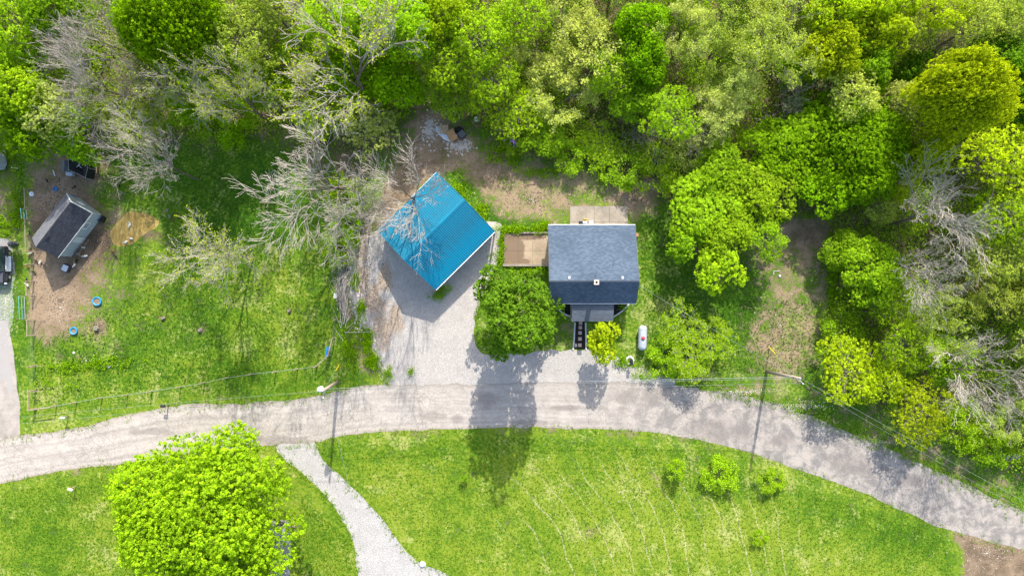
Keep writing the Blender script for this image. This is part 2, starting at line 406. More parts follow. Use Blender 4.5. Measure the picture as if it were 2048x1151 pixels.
zone([(640,880),(1400,895),(1650,990),(1500,1000),(1330,900),(640,925)], m=.12, t=.5, soft=.8)
zone(FOREST_N, g=.42, b=.8, t=.3, soft=1.2)
zone([(60,690),(680,690),(690,560),(620,400),(480,300),(330,400),(230,420),(240,600)], t=.40, g=.87)
zone([(330,280),(560,300),(640,520),(420,500),(320,420)], t=.28, g=.97, soft=2)
zone([(520,540),(670,540),(680,700),(500,740),(440,620)], t=.62, soft=3)
zone([(240,480),(330,470),(350,600),(250,640)], t=.7, g=.85, soft=2)
# chicken yard
zone([(52,262),(190,292),(225,340),(220,400),(245,450),(215,520),(225,580),(165,665),(65,690),(55,560)], g=.12, b=.45, soft=1.2)
zone([(60,300),(120,300),(120,350),(70,350)], g=.6, b=.5, soft=1)
zone([(58,560),(120,540),(150,600),(120,660),(62,650)], g=.02, b=.05, soft=1.3)
spot(105, 400, 30, 22, g=.0, b=.15, soft=.8); spot(90, 470, 20, 30, g=.0, b=.8, soft=.8)
zone([(160,360),(215,370),(225,430),(200,420)], g=.85, t=.2, soft=.8)
zone([(130,500),(220,450),(230,520),(170,600)], g=.2, b=.7, soft=1)
spot(185, 480, 26, 26, g=.05, b=1.1, soft=.8)
zone([(200,540),(300,520),(300,640),(180,700),(160,660)], g=.72, t=.5, b=.3, soft=1.6)
spot(305, 470, 26, 14, g=.1, b=.8, soft=.6)
zone([(-50,330),(45,330),(45,480),(-50,480)], g=.45, b=.4, soft=1)
zone([(38,260),(52,260),(56,860),(38,860)], g=.93, t=.35, soft=.3)
for p in ((195,656,16,13),(327,636,8,7),(401,660,10,7),(579,621,8,6)): spot(*p, g=-.1, b=.7, soft=.4)
zone([(105,700),(270,705),(280,730),(120,745)], g=.62, b=.8, t=.15, soft=.8)
zone([(50,740),(250,720),(260,790),(60,820)], t=.55, g=.92)
# behind the barn and the house
zone([(700,540),(735,440),(850,215),(930,260),(960,300),(1100,335),(1330,370),(1330,440),(1140,452),(1005,470),(960,420),(880,340),(800,400)], g=.40, b=.12, t=.35, soft=1)
zone([(720,470),(850,230),(930,300),(880,345),(760,460)], g=.12, b=.42, soft=.9)
zone([(690,480),(740,470),(740,620),(690,640)], g=.05, b=.35, soft=.6)
spot(860, 255, 20, 30, g=-.2, b=.0, soft=.9); spot(920, 290, 32, 12, g=-.1, b=.05, soft=.5)
zone([(885,345),(990,460),(1010,450),(920,350)], g=.95, t=.15, soft=.4)
spot(985, 340, 50, 34, g=.22, b=.5, soft=1); spot(1290, 395, 38, 28, g=.12, b=.35, soft=.9); spot(1040, 400, 50, 30, g=.35, b=.05, soft=1); spot(1180, 385, 50, 15, g=.6, b=.3, soft=1)
zone([(1005,440),(1095,445),(1095,470),(1010,470)], g=1.0, t=.2, soft=.3)
# right yard
zone([(1270,440),(1340,400),(1400,580),(1640,600),(1640,760),(1500,790),(1280,760),(1270,600)], g=.84, t=.28, b=.35, soft=1.3)
zone([(1275,600),(1330,600),(1330,700),(1275,700)], g=.95, t=.3, soft=1)
zone([(1500,440),(1660,440),(1640,760),(1520,780),(1480,700),(1520,600)], g=.46, b=.22, t=.25, soft=1.5)
spot(1610, 465, 50, 30, g=.05, b=.5, soft=1); spot(1545, 690, 40, 50, g=.36, b=.35, soft=1.2); spot(1440, 730, 30, 22, g=.8, t=.75, soft=1)
zone([(1130,640),(1148,640),(1148,700),(1108,700),(1108,670)], g=.6, b=.5, t=.3, soft=.4)
spot(1135, 652, 12, 7, g=-.1, b=.0, soft=.3)
zone([(1290,745),(1600,770),(1800,850),(2048,960),(2048,1030),(1800,910),(1600,822),(1400,776),(1290,766)], g=.62, b=.1, t=.35, soft=.5)
zone([(780,765),(1300,765),(1300,772),(780,775)], g=-.2, b=.2, soft=.2)
# verge and dirt strips along the lower road edge
low = [(-60,980),(0,967),(100,945),(250,925),(500,893),(620,885),(700,868),(820,860),(1000,855),(1130,855),(1280,862),(1400,880),(1500,905),(1600,940),(1700,975),(1800,1018),(1900,1060),(2048,1100),(2120,1130)]
zone(low + [(x, y + 5) for x, y in reversed(low)], g=-.1, b=.35, soft=.15)
zone([(-60,900),(40,866),(200,841),(360,807),(560,798),(745,767)] + [(745,764),(560,795),(360,803),(200,838),(40,862),(-60,896)], g=.1, b=.3, soft=.1)
zone([(1895,1062),(2200,1130),(2200,1400),(1930,1400),(1925,1100)], g=.0, b=.55, soft=.4)
zone([(690,640),(735,650),(775,765),(745,768),(700,720)], g=.5, b=.3, t=.6, soft=.5)
for px, py, r in ((870,895,4),(905,905,4),(876,962,5),(905,1010,4),(965,1030,4),(870,985,3),(1010,1000,4),(1055,995,4),(1190,1058,10),(1135,960,8),(1285,970,8),(1310,962,10),(1320,1000,6),(1020,1050,5)):
    spot(px, py, r * 1.6, r, g=.35, b=-.1, soft=.3)
def ground():
    xs = np.concatenate([[-500,-250,-120], fx, [120,250,500]]); ys = np.concatenate([[-500,-250,-100], fy, [100,250,500]])
    X, Y = np.meshgrid(xs, ys); ny, nx = X.shape
    V = np.stack([X.ravel(), Y.ravel(), np.zeros(X.size)], 1)
    i = np.arange((ny - 1) * nx).reshape(ny - 1, nx)[:, :-1].ravel()
    me = np_mesh('ground', V, np.stack([i, i + 1, i + nx + 1, i + nx], 1), M['ground'])
    c = np.stack([np.pad(f, 3, mode='edge').ravel() for f in (fG, fB, fT, fM)], 1).astype(np.float32)
    a = me.attributes.new('zone', 'FLOAT_COLOR', 'POINT'); a.data.foreach_set('color', c.ravel())
    return tag(link('ground', me), kind='structure')
ground()

def ragged(pts, amp=.12, step=.35, seed=1, closed=True):
    r = np.random.default_rng(seed); P = [W(*p) for p in pts]; out = []; n = len(P)
    for i in range(n if closed else n - 1):
        a, b = P[i], P[(i + 1) % n]; d = b - a; k = max(1, int(d.length / step)); nn = Vector((-d.y, d.x, 0)).normalized()
        for j in range(k): out.append((a + d * (j / k), nn))
    z = r.normal(0, 1, len(out)); z2 = np.convolve(np.concatenate([z[-4:], z, z[:4]]), np.ones(5) / 5, 'same')[4:-4]
    return [p + nn * float(amp * (z[i] * .5 + z2[i] * 1.6)) for i, (p, nn) in enumerate(out)]
def sheet(name, pts3, z, mat, kind='structure', parent=None):
    vs = [Vector((p.x, p.y, z)) for p in pts3]
    tris = tessellate_polygon([vs])
    fs = []
    for a, b, c in tris:
        nrm = (vs[b] - vs[a]).cross(vs[c] - vs[a])
        fs.append((a, b, c) if nrm.z > 0 else (a, c, b))
    me = bpy.data.meshes.new(name); me.from_pydata([tuple(v) for v in vs], [], fs); me.update(); me.materials.append(mat)
    o = link(name, me, parent)
    if kind: tag(o, kind=kind)
    return o
def smooth_line(pts, n=6):
    out = []
    for i in range(len(pts) - 1):
        p0 = np.array(pts[max(i-1, 0)], float); p1 = np.array(pts[i], float); p2 = np.array(pts[i+1], float); p3 = np.array(pts[min(i+2, len(pts)-1)], float)
        for j in range(n):
            t = j / n; out.append(tuple(.5 * (2*p1 + (p2-p0)*t + (2*p0-5*p1+4*p2-p3)*t*t + (3*p1-p0-3*p2+p3)*t**3)))
    out.append(tuple(pts[-1])); return out
upper = [(-60,900),(0,880),(40,868),(130,860),(200,843),(285,824),(360,809),(480,806),(560,800),(640,790),(700,777),(745,769),(800,767),(950,767),(1100,765),(1250,762),(1330,768),(1400,777),(1500,793),(1600,824),(1700,864),(1800,908),(1900,952),(2048,1022),(2120,1060)]
def road():
    r = np.random.default_rng(3); xs = np.arange(-60, 2121, 5.0); U_ = np.array(smooth_line(upper)); L_ = np.array(smooth_line(low)); n = len(xs)
    def rag(a): z = r.normal(0, 1, n); z2 = np.convolve(z, np.ones(6) / 6, 'same'); return a * (z * .5 + z2 * 1.8)
    yu = np.interp(xs, U_[:, 0], U_[:, 1]) + rag(1.5); yl = np.interp(xs, L_[:, 0], L_[:, 1]) + rag(.9); K_ = 12; V = []; A = []
    for i, x in enumerate(xs):
        for k in range(K_ + 1):
            t = k / K_; w = W(x, yl[i] + (yu[i] - yl[i]) * t); V.append((w.x, w.y, .016)); A.append((x * S, t * 5.6, 0))
    i = (np.arange(n - 1)[:, None] * (K_ + 1) + np.arange(K_)[None]).ravel(); me = np_mesh('road', V, np.stack([i, i + K_ + 1, i + K_ + 2, i + 1], 1), M['road'])
    at = me.attributes.new('lane', 'FLOAT_VECTOR', 'POINT'); at.data.foreach_set('vector', np.array(A, np.float32).ravel()); tag(link('road', me), kind='structure')
road()
lot = [(778,772),(768,752),(745,705),(722,650),(700,610),(694,570),(704,520),(716,480),(752,462),(790,440),(985,440),(1000,470),(1000,505),(992,545),(975,580),(962,600),(950,640),(958,700),(1000,712),(1080,704),(1110,700),(1145,699),(1180,699),(1220,708),(1245,722),(1262,735),(1330,752),(1340,772),(1200,776),(950,776)]
sheet('gravel_lot', ragged(smooth_line(lot + [lot[0]])[:-1], .13, .35, 5), .008, M['gravel'])
lane = [(548,886),(625,883),(640,905),(672,940),(720,985),(760,1030),(800,1085),(840,1125),(905,1152),(980,1200),(720,1220),(716,1151),(708,1100),(690,1050),(660,1000),(620,960),(585,930),(556,905)]
sheet('gravel_lane', ragged(smooth_line(lane + [lane[0]])[:-1], .09, .35, 7), .008, M['gravel_white'])
sheet('side_path', ragged([(540,1040),(580,1035),(582,1090),(580,1151),(580,1220),(540,1220),(538,1100)], .04, .4, 8), .012, M['gravel_grey'])
sheet('gravel_parking', ragged([(-80,300 + 180),(20,480),(30,540),(28,620),(20,680),(-80,680)], .1, .35, 9), .006, M['gravel_grey'])
sheet('driveway', ragged([(-80,640),(16,640),(28,700),(33,760),(40,810),(40,868),(-80,908)], .05, .4, 10), .011, M['drive_conc'])
pond_px = [(221,470),(226,455),(243,437),(258,424),(285,425),(303,430),(318,442),(312,455),(296,464),(280,474),(262,488),(240,493),(228,488)]
sheet('pond', ragged(smooth_line(pond_px + [pond_px[0]])[:-1], .03, .2, 12), .010, M['pond'])

# ---------------------------------------------------------------- shingles and slabs
def shingles(quads, mat, parent, expo=.15, wid=.33, seed=0, name='shingles'):
    """quads: (origin at the eave's left end, along-eave vector, up-slope vector)"""
    r = np.random.default_rng(seed); V = []; F = []; T = []; k = 0
    for O, U, Vv in quads:
        u = U.normalized(); v = Vv.normalized(); n = u.cross(v); nc = int(round(Vv.length / expo)); e = Vv.length / nc
        for c in range(nc):
            off = (c % 2) * wid * .5 + r.uniform(-.03, .03); x = -off
            while x < U.length:
                x0 = max(0, x + .004); x1 = min(U.length, x + wid - .004); x += wid
                if x1 - x0 < .03: continue
                hh = .022 + r.uniform(0, .010); z0 = O + v * (c * e)
                for a, b, h in ((x0, 0, hh), (x1, 0, hh), (x1, e + .02, .006), (x0, e + .02, .006), (x0, 0, 0), (x1, 0, 0)):
                    V.append(z0 + u * a + v * b + n * h)
                F += [(k, k+1, k+2, k+3), (k+4, k+5, k+1, k)]; t = r.uniform(0, 1); T += [t, t]; k += 6
    o = link(name, np_mesh(name, [tuple(p) for p in V], F, mat, fattr={'tint': T}), parent)
    return tag(o, kind='stuff')
def slabgrid(name, x0, y0, x1, y1, cols, rows, z, mat, piece='slab', gap=.02):
    root = empty(name, ((x0+x1)/2, (y0+y1)/2, 0)); tag(root, kind='structure')
    cx = [0] + list(cols) + [1]; cy = [0] + list(rows) + [1]
    for i in range(len(cx) - 1):
        for j in range(len(cy) - 1):
            a, b = x0 + (x1-x0)*cx[i], x0 + (x1-x0)*cx[i+1]; c, d = y0 + (y1-y0)*cy[j], y0 + (y1-y0)*cy[j+1]
            MB().box(((a+b)/2 - root.location.x, (c+d)/2 - root.location.y, z/2), (b-a-gap, d-c-gap, z)).build(piece, mat, root, bevel=.008)
    return root
a = W(1140, 450); b = W(1255.5, 412)
slabgrid('patio', a.x, a.y - 0.5, b.x, b.y, (.42, .68), (.32,), .07, M['concrete'])
a = W(1008, 529); b = W(1099, 467)
slabgrid('parking_pad', a.x, a.y, b.x, b.y, (.31, .63), (.45,), .05, M['pad'])

# ---------------------------------------------------------------- the house
def window(parent, c, w, h, nrm, mat=None):
    """a framed window on a wall; nrm is the outward direction"""
    nrm = Vector(nrm); rz = math.atan2(nrm.x, -nrm.y)  # local -Y outwards
    R = Matrix.Rotation(rz, 3, 'Z'); mb = MB(); c = Vector(c)
    for x, z, a, b in ((0, h/2, w+.16, .08), (0, -h/2, w+.16, .08), (-w/2, 0, .08, h-.08), (w/2, 0, .08, h-.08), (0, 0, w-.08, .04)):
        mb.box(c + R @ Vector((x, -.03, z)), (a, .07, b), M=R)
    f = mb.build('window', M['white'], parent)
    MB().box(c + R @ Vector((0, .0, 0)), (w - .02, .03, h - .02), M=R).build('pane', M['glass'], f)
def house():
    r = empty('house', (8.74, 2.6, 0)); o = r.location
    tag(r, 'single storey house with blue grey shingle roof, small brick chimney and front porch', 'house')
    x0, x1, yn, yr, ys = 3.97, 13.5, 6.88, .66, -1.66; hn, hr, hs = 3.0, 5.4, 3.45
    def V_(x, y, z): return Vector((x, y, z)) - o
    wn_, ws = yn - .3, ys + .3
    MB().prism([(x0+.25-o.x, ws-o.y), (x1-.25-o.x, ws-o.y), (x1-.25-o.x, wn_-o.y), (x0+.25-o.x, wn_-o.y)], 0, 2.75).build('wall', M['siding'], r)
    for xx in (x0 + .25, x1 - .45):
        MB().add([V_(xx, ws, 2.752), V_(xx, wn_, 2.752), V_(xx, yr, hr-.16), V_(xx+.2, ws, 2.752), V_(xx+.2, wn_, 2.752), V_(xx+.2, yr, hr-.16)],
                 [(0,2,1),(3,4,5),(0,1,4,3),(1,2,5,4),(2,0,3,5)]).build('gable', M['siding'], r)
    t = .12
    def deck(a, b, c, d): 
        dn = Vector((0, 0, -t)); return MB().add([a, b, c, d, a+dn, b+dn, c+dn, d+dn], [(0,1,2,3),(7,6,5,4),(0,4,5,1),(1,5,6,2),(2,6,7,3),(3,7,4,0)])
    n = deck(V_(x1, yn, hn), V_(x0, yn, hn), V_(x0, yr, hr), V_(x1, yr, hr)).build('roof', M['trim_dark'], r)
    shingles([(V_(x1, yn, hn), Vector((x0-x1, 0, 0)), Vector((0, yr-yn, hr-hn)))], M['shingle_blue'], n, seed=1)
    s = deck(V_(x0, ys, hs), V_(x1, ys, hs), V_(x1, yr-.002, hr), V_(x0, yr-.002, hr)).build('roof', M['trim_dark'], r)
    shingles([(V_(x0, ys, hs), Vector((x1-x0, 0, 0)), Vector((0, yr-ys, hr-hs)))], M['shingle_blue'], s, seed=2)
    MB().box(V_((x0+x1)/2, yr+.05, hr+.035), (x1-x0, .16, .03), M=Matrix.Rotation(.35, 3, 'X')).build('ridge_cap', M['shingle_porch'], r)
    for (yy, hh, sg) in ((yn, hn, 1), (ys, hs, -1)):
        MB().box(V_((x0+x1)/2, yy + sg*.045, hh-.05), (x1-x0+.02, .07, .08)).build('gutter', M['white'], r, bevel=.02)
    for xx in (x0 - .02, x1 + .02):
        for (ya, za, yb, zb) in ((yn, hn, yr, hr), (ys, hs, yr, hr)):
            MB().add([V_(xx-.02, ya, za-.02), V_(xx+.02, ya, za-.02), V_(xx+.02, yb, zb-.02), V_(xx-.02, yb, zb-.02), V_(xx-.02, ya, za-.15), V_(xx+.02, ya, za-.15), V_(xx+.02, yb, zb-.15), V_(xx-.02, yb, zb-.15)],
                     [(0,1,2,3),(7,6,5,4),(0,4,5,1),(1,5,6,2),(2,6,7,3),(3,7,4,0)]).build('fascia', M['trim_dark'], r)
    # porch
    px0, px1, py1 = 6.60, 11.15, -3.66; hp0, hp1 = 3.2, 2.62
    p = deck(V_(px0, py1, hp1), V_(px1, py1, hp1), V_(px1, ys-.02, hp0), V_(px0, ys-.02, hp0)).build('porch_roof', M['white'], r)
    shingles([(V_(px0, py1, hp1), Vector((px1-px0, 0, 0)), Vector((0, ys-.02-py1, hp0-hp1)))], M['shingle_porch'], p, seed=3)
    for x in (px0+.15, px0+1.55, px1-1.55, px1-.15): MB().box(V_(x, py1+.15, 1.28), (.12, .12, 2.5)).build('post', M['white'], r)
    MB().box(V_((px0+px1)/2, (ws+py1)/2, .08), (px1-px0-.1, ws-py1-.02, .16)).build('porch_floor', M['concrete'], r)
    d = MB().box(V_(8.5, ws-.03, 1.15), (.95, .06, 2.05)).build('door', M['trim_dark'], r)
    MB().lathe([(.0,0),(.035,.01),(.035,.04),(0,.05)], V_(8.85, ws-.06, 1.1), 8, 'Y').build('handle', M['galv'], d)
    for c, w_, h_, nn in ((V_(10.0, ws-.01, 1.6), 1.1, 1.1, (0,-1,0)), (V_(5.3, ws-.01, 1.6), 1.1, 1.1, (0,-1,0)), (V_(12.3, ws-.01, 1.6), 1.0, 1.1, (0,-1,0)), (V_(5.3, wn_+.01, 1.6), 1.1, 1.0, (0,1,0)), (V_(12, wn_+.01, 1.6), 1.1, 1.0, (0,1,0)), (V_(x1-.24, 4.5, 1.6), 1, 1.1, (1,0,0)), (V_(x0+.24, 4.5, 1.6), 1, 1.1, (-1,0,0))):
        window(r, c, w_, h_, nn)
    # chimney of brick courses with a clay flue
    ch = MB().box(V_(8.86, .60, 5.55), (.46, .46, 1.35)).build('chimney', M['brick'], r)
    mb = MB()
    for k in range(4): mb.box(V_(8.86 + (.19 if k == 0 else -.19 if k == 1 else 0), .60 + (.19 if k == 2 else -.19 if k == 3 else 0), 6.27), (.14 if k < 2 else .24, .52 if k < 2 else .14, .1))
    mb.build('cap', M['brick_pale'], ch)
    MB().lathe([(.10,0),(.10,.1),(.075,.1),(.075,-.0)], V_(8.86, .6, 6.25), 12).build('flue', M['black'], ch)
    for px in (1138.5, 1245):
        w = W(px, 555.5, 5.2) - o; MB().box((w.x, w.y, 5.28), (.30, .36, .16), taper=.8).build('roof_vent', M['galv'], r, bevel=.02)
    for px, py in ((1190, 551), (1228, 520)):
        w = W(px, py, 5.0) - o; MB().tube([(w.x, w.y, 4.8), (w.x, w.y, 5.35)], .04, 8).build('vent_pipe', M['trim_dark'], r)
    MB().tube([(x1+.03-o.x, .2-o.y, 3), (x1+.03-o.x, .2-o.y, 5.9)], .03, 8).build('service_mast', M['galv'], r)
    return r
house()

# ---------------------------------------------------------------- the blue-roofed barn
def barn():
    c = [W(873, 346, 2.9), W(989, 462, 2.9), W(872, 580, 2.9), W(755, 460, 2.9)]
    ctr = (c[0]+c[1]+c[2]+c[3]) / 4; ax = ((c[0]-c[3]) + (c[1]-c[2])).normalized(); Ln = ((c[0]-c[3]).length + (c[1]-c[2]).length) / 2; Wd = ((c[0]-c[1]).length + (c[3]-c[2]).length) / 2
    r = empty('barn', (ctr.x, ctr.y, 0), math.atan2(ax.y, ax.x)); tag(r, 'pole barn with bright blue ribbed metal roof beside the gravel lot', 'barn')
    he, hr = 2.9, 4.7; hw = Wd / 2; hl = Ln / 2
    MB().prism([(-hl+.2, -hw+.3), (hl-.2, -hw+.3), (hl-.2, hw-.3), (-hl+.2, hw-.3)], 0, he-.05).build('wall', M['siding'], r)
    for xx in (-hl+.2, hl-.4):
        MB().add([(xx,-hw+.3,he-.048),(xx,hw-.3,he-.048),(xx,0,hr-.2),(xx+.2,-hw+.3,he-.048),(xx+.2,hw-.3,he-.048),(xx+.2,0,hr-.2)], [(0,2,1),(3,4,5),(0,1,4,3),(1,2,5,4),(2,0,3,5)]).build('gable', M['siding'], r)
    npan = 10; pw = Ln / npan; sl_ = math.hypot(hw, hr - he)
    prof = []
    nr = 4; rp = pw / nr
    for k in range(nr):
        x = k * rp; prof += [(x, 0), (x + rp - .075, 0), (x + rp - .055, .035), (x + rp - .020, .035)]
    prof.append((pw, 0))
    for sgn in (1, -1):
        vs = []; fs = []; n = len(prof)
        for (x, z) in prof:
            for s_ in (0, 1):
                d = s_ * sl_; nn = Vector((0, sgn*(hr-he), hw)).normalized()
                base = Vector((x, sgn*hw*(1 - s_), he + (hr-he)*s_)); vs.append(base + nn * (z + .002))
        for i in range(n - 1): fs.append((2*i, 2*i+2, 2*i+3, 2*i+1) if sgn < 0 else (2*i, 2*i+1, 2*i+3, 2*i+2))
        mb = MB().add(vs, fs); me = mb.mesh('roof_panel', M['blue_metal'])
        for k in range(npan): link('roof_panel', me, r, (-hl + k * pw, 0, (k % 2) * .003))
    MB().add([(-hl-.02,-.22,hr-.045),(hl+.02,-.22,hr-.045),(hl+.02,0,hr+.055),(-hl-.02,0,hr+.055),(-hl-.02,.22,hr-.045),(hl+.02,.22,hr-.045)], [(0,1,2,3),(3,2,5,4)]).build('ridge_cap', M['blue_metal'], r)
    MB().box((0, -hw-.05, he-.09), (Ln, .08, .18)).build('eave_trim', M['white'], r); MB().box((0, hw+.03, he-.09), (Ln, .05, .16)).build('eave_trim', M['white'], r)
    for sx in (-1, 1):
        for sy in (-1, 1):
            x = sx*(hl+.03); y = sy*(hw+.02)
            MB().add([(x-.025,y,he+.04),(x+.025,y,he+.04),(x+.025,0,hr+.05),(x-.025,0,hr+.05),(x-.025,y,he-.1),(x+.025,y,he-.1),(x+.025,0,hr-.1),(x-.025,0,hr-.1)],
                     [(0,1,2,3),(7,6,5,4),(0,4,5,1),(1,5,6,2),(2,6,7,3),(3,7,4,0)]).build('rake_trim', M['blue_metal'], r)
    for x in (-2.6, 1.6):
        g = MB().box((x, -hw+.27, 1.2), (3.0, .05, 2.3)).build('garage_door', M['white'], r)
        for k in range(3): MB().box((x, -hw+.235, .55 + k*.58), (2.9, .015, .03)).build('panel_joint', M['trim_dark'], g)
    MB().box((3.9, -hw+.27, 1.05), (.9, .05, 2.05)).build('door', M['trim_dark'], r)
    for x in (-hl+.08, -hl/3, hl/3, hl-.08): MB().box((x, -hw+.06, (he-.2)/2), (.14, .14, he-.2)).build('post', M['wood'], r)
    return r
barn()

# ---------------------------------------------------------------- the chicken coop at the left
def coop():
    e0 = W(184, 426, 2.4); e1 = W(115.6, 515, 2.4); u = (e0 - e1).normalized(); Ln = (e0 - e1).length; n = Vector((-u.y, u.x, 0))  # n points to the far (upper left) side
    if n.y < 0: n = -n
    mid = (e0 + e1) / 2 + n * 1.78; r = empty('chicken_coop', (mid.x, mid.y, 0), math.atan2(u.y, u.x))
    tag(r, 'long chicken coop with black shingle roof and pale blue grey siding in the dirt yard', 'coop')
    hl, hw, he, hr = Ln/2, 1.78, 2.4, 3.85
    MB().prism([(-hl+.15,-hw+.15),(hl-.15,-hw+.15),(hl-.15,hw-.15),(-hl+.15,hw-.15)], 0, he-.04).build('wall', M['coop_siding'], r)
    for k in range(28):   # board seams standing proud
        pass
    seam = MB()
    for k in range(26): seam.box((-hl+.3 + k*(Ln-.6)/25, -hw+.14, he/2-.03), (.03, .02, he-.1))
    for k in range(13): seam.box((hl-.14, -hw+.3 + k*(2*hw-.6)/12, he/2-.03), (.02, .03, he-.1))
    tag(seam.build('battens', M['siding'], r), kind='stuff')
    for xx in (-hl+.15, hl-.3):
        MB().add([(xx,-hw+.15,he-.038),(xx,hw-.15,he-.038),(xx,0,hr-.14),(xx+.15,-hw+.15,he-.038),(xx+.15,hw-.15,he-.038),(xx+.15,0,hr-.14)], [(0,2,1),(3,4,5),(0,1,4,3),(1,2,5,4),(2,0,3,5)]).build('gable', M['coop_siding'], r)
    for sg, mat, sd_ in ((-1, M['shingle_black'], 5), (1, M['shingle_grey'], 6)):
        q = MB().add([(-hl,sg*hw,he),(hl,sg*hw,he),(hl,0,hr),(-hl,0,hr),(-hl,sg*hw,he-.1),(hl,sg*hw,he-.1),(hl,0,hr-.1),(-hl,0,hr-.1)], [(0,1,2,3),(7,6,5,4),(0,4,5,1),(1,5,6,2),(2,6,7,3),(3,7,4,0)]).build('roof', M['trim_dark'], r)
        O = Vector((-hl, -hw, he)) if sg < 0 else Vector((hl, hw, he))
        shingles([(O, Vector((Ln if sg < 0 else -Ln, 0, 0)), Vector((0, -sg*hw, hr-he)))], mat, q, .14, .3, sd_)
        x = hl + .02
        MB().add([(x-.03,sg*hw,he+.03),(x+.03,sg*hw,he+.03),(x+.03,0,hr+.04),(x-.03,0,hr+.04),(x-.03,sg*hw,he-.14),(x+.03,sg*hw,he-.14),(x+.03,0,hr-.14),(x-.03,0,hr-.14)],
                 [(0,1,2,3),(7,6,5,4),(0,4,5,1),(1,5,6,2),(2,6,7,3),(3,7,4,0)]).build('rake_trim', M['white'], r)
    MB().box((0, -hw-.03, he-.05), (Ln, .04, .1)).build('eave_trim', M['white'], r)
    window(r, (hl-1.75, -hw+.13, 1.55), .8, .62, (0,-1,0)); window(r, (hl-.17+.03, .3, 1.5), .6, .5, (1,0,0))
    MB().box((-.6, -hw+.13, .9), (.75, .05, 1.7)).build('door', M['siding'], r)
    for k in (0, .28): MB().box((-hl+1.35+k, -.28, hr-.14), (.16, .16, .08)).build('roof_vent', M['black'], r)
    return r, u, n
cp, cu, cn = coop()
# things by the coop
def thing_box(name, label, cat, px, py, dims, mat, rz=0, group=None, lid=None):
    w = W(px, py); r = empty(name, (w.x, w.y, 0), rz); tag(r, label, cat, group)
    MB().box((0, 0, dims[2]/2), dims, taper=.94).build('body', mat, r, bevel=.03)
    MB().box((0, 0, dims[2]+.03), (dims[0]*.8, dims[1]*.8, .05)).build('lid', lid or mat, r, bevel=.02)
    return r
thing_box('storage_crate', 'square charcoal plastic crate standing on the dirt below the coop', 'crate', 136, 536, (.85, .8, .5), M['trim_dark'], 1.15, lid=M['galv'])
def trailer():
    w = W(204, 437); r = empty('nesting_box', (w.x, w.y, 0), .25 - .6); tag(r, 'open black crate at the right corner of the coop', 'crate')
    for k, (c, d) in enumerate((((0,-.3,.25),(.9,.04,.5)), ((0,.3,.25),(.9,.04,.5)), ((-.43,0,.25),(.04,.56,.5)), ((.43,0,.25),(.04,.56,.5)))): MB().box(c, d).build('side_panel', M['black'], r)
    MB().box((0,0,.04), (.82,.56,.05)).build('floor_panel', M['trim_dark'], r); MB().bar((-.1,-.3,.52), (-.1,.3,.52), .05).build('crossbar', M['galv'], r)
trailer()
def aframe():
    w = (cp.matrix_basis @ Vector((-.9, -2.45, 0))); r = empty('drying_rack', (w.x, w.y, 0), cp.rotation_euler.z); tag(r, 'thin dark metal frame standing against the long wall of the coop', 'rack')
    P_ = [(-1.1,.3),(1.1,.3),(1.1,-.35),(-1.1,-.35)]
    for x, y in P_: MB().bar((x,y,0), (x*.96,y*.8,1.25), .05).build('leg', M['trim_dark'], r)
    for (a, b) in ((0,1),(1,2),(2,3),(3,0)): MB().bar((P_[a][0]*.96,P_[a][1]*.8,1.26), (P_[b][0]*.96,P_[b][1]*.8,1.26), .05).build('rail', M['trim_dark'], r)
    for x in (-.35, .4): MB().bar((x-.3,.24,1.27), (x+.3,-.28,1.27), .04).build('brace', M['trim_dark'], r)
aframe()
def barrel(px, py, label, r_=.27, h=.75, mat='blue'):
    w = W(px, py); r = empty('barrel', (w.x, w.y, 0)); tag(r, label, 'barrel', 'blue plastic barrels')
    MB().lathe([(r_*.9,0),(r_,.08),(r_,h*.3),(r_*1.05,h*.34),(r_,h*.38),(r_,h*.62),(r_*1.05,h*.66),(r_,h*.7),(r_,h-.06),(r_*.9,h)], (0,0,0), 14).build('body', M[mat], r, smooth=True)
    MB().lathe([(r_*.7,h),(r_*.7,h+.03)], (0,0,0), 14).build('lid', M['cyan'], r)
barrel(150, 396.5, 'blue barrel by the upper gable of the coop, the left one'); barrel(160, 401, 'smaller blue barrel by the upper gable of the coop, the right one', .22, .6)
# hut and netted run
def hut():
    w = W(145, 336); r = empty('hen_hut', (w.x, w.y, 0), -.06); tag(r, 'little wooden hen hut with grey shingle roof joined to a netted run', 'hut')
    MB().box((0,0,.55), (.8,1.1,1.1)).build('wall', M['coop_siding'], r)
    for sx in (-1, 1):
        q = MB().add([(sx*.5,-.62,1.0),(sx*.5,.62,1.0),(0,.62,1.4),(0,-.62,1.4),(sx*.5,-.62,.95),(sx*.5,.62,.95),(0,.62,1.35),(0,-.62,1.35)], [(0,1,2,3),(7,6,5,4),(0,4,5,1),(1,5,6,2),(2,6,7,3),(3,7,4,0)]).build('roof', M['shingle_grey'], r)
        O = Vector((sx*.5, sx*-.62 if False else (-.62 if sx > 0 else .62), 1.0)); shingles([(O, Vector((0, 1.24 if sx > 0 else -1.24, 0)), Vector((-sx*.5, 0, .4)))], M['shingle_grey'], q, .13, .25, 9)
    MB().box((.05,-.75,.35), (.75,.4,.5)).build('nest_box', M['tank'], r)
hut()
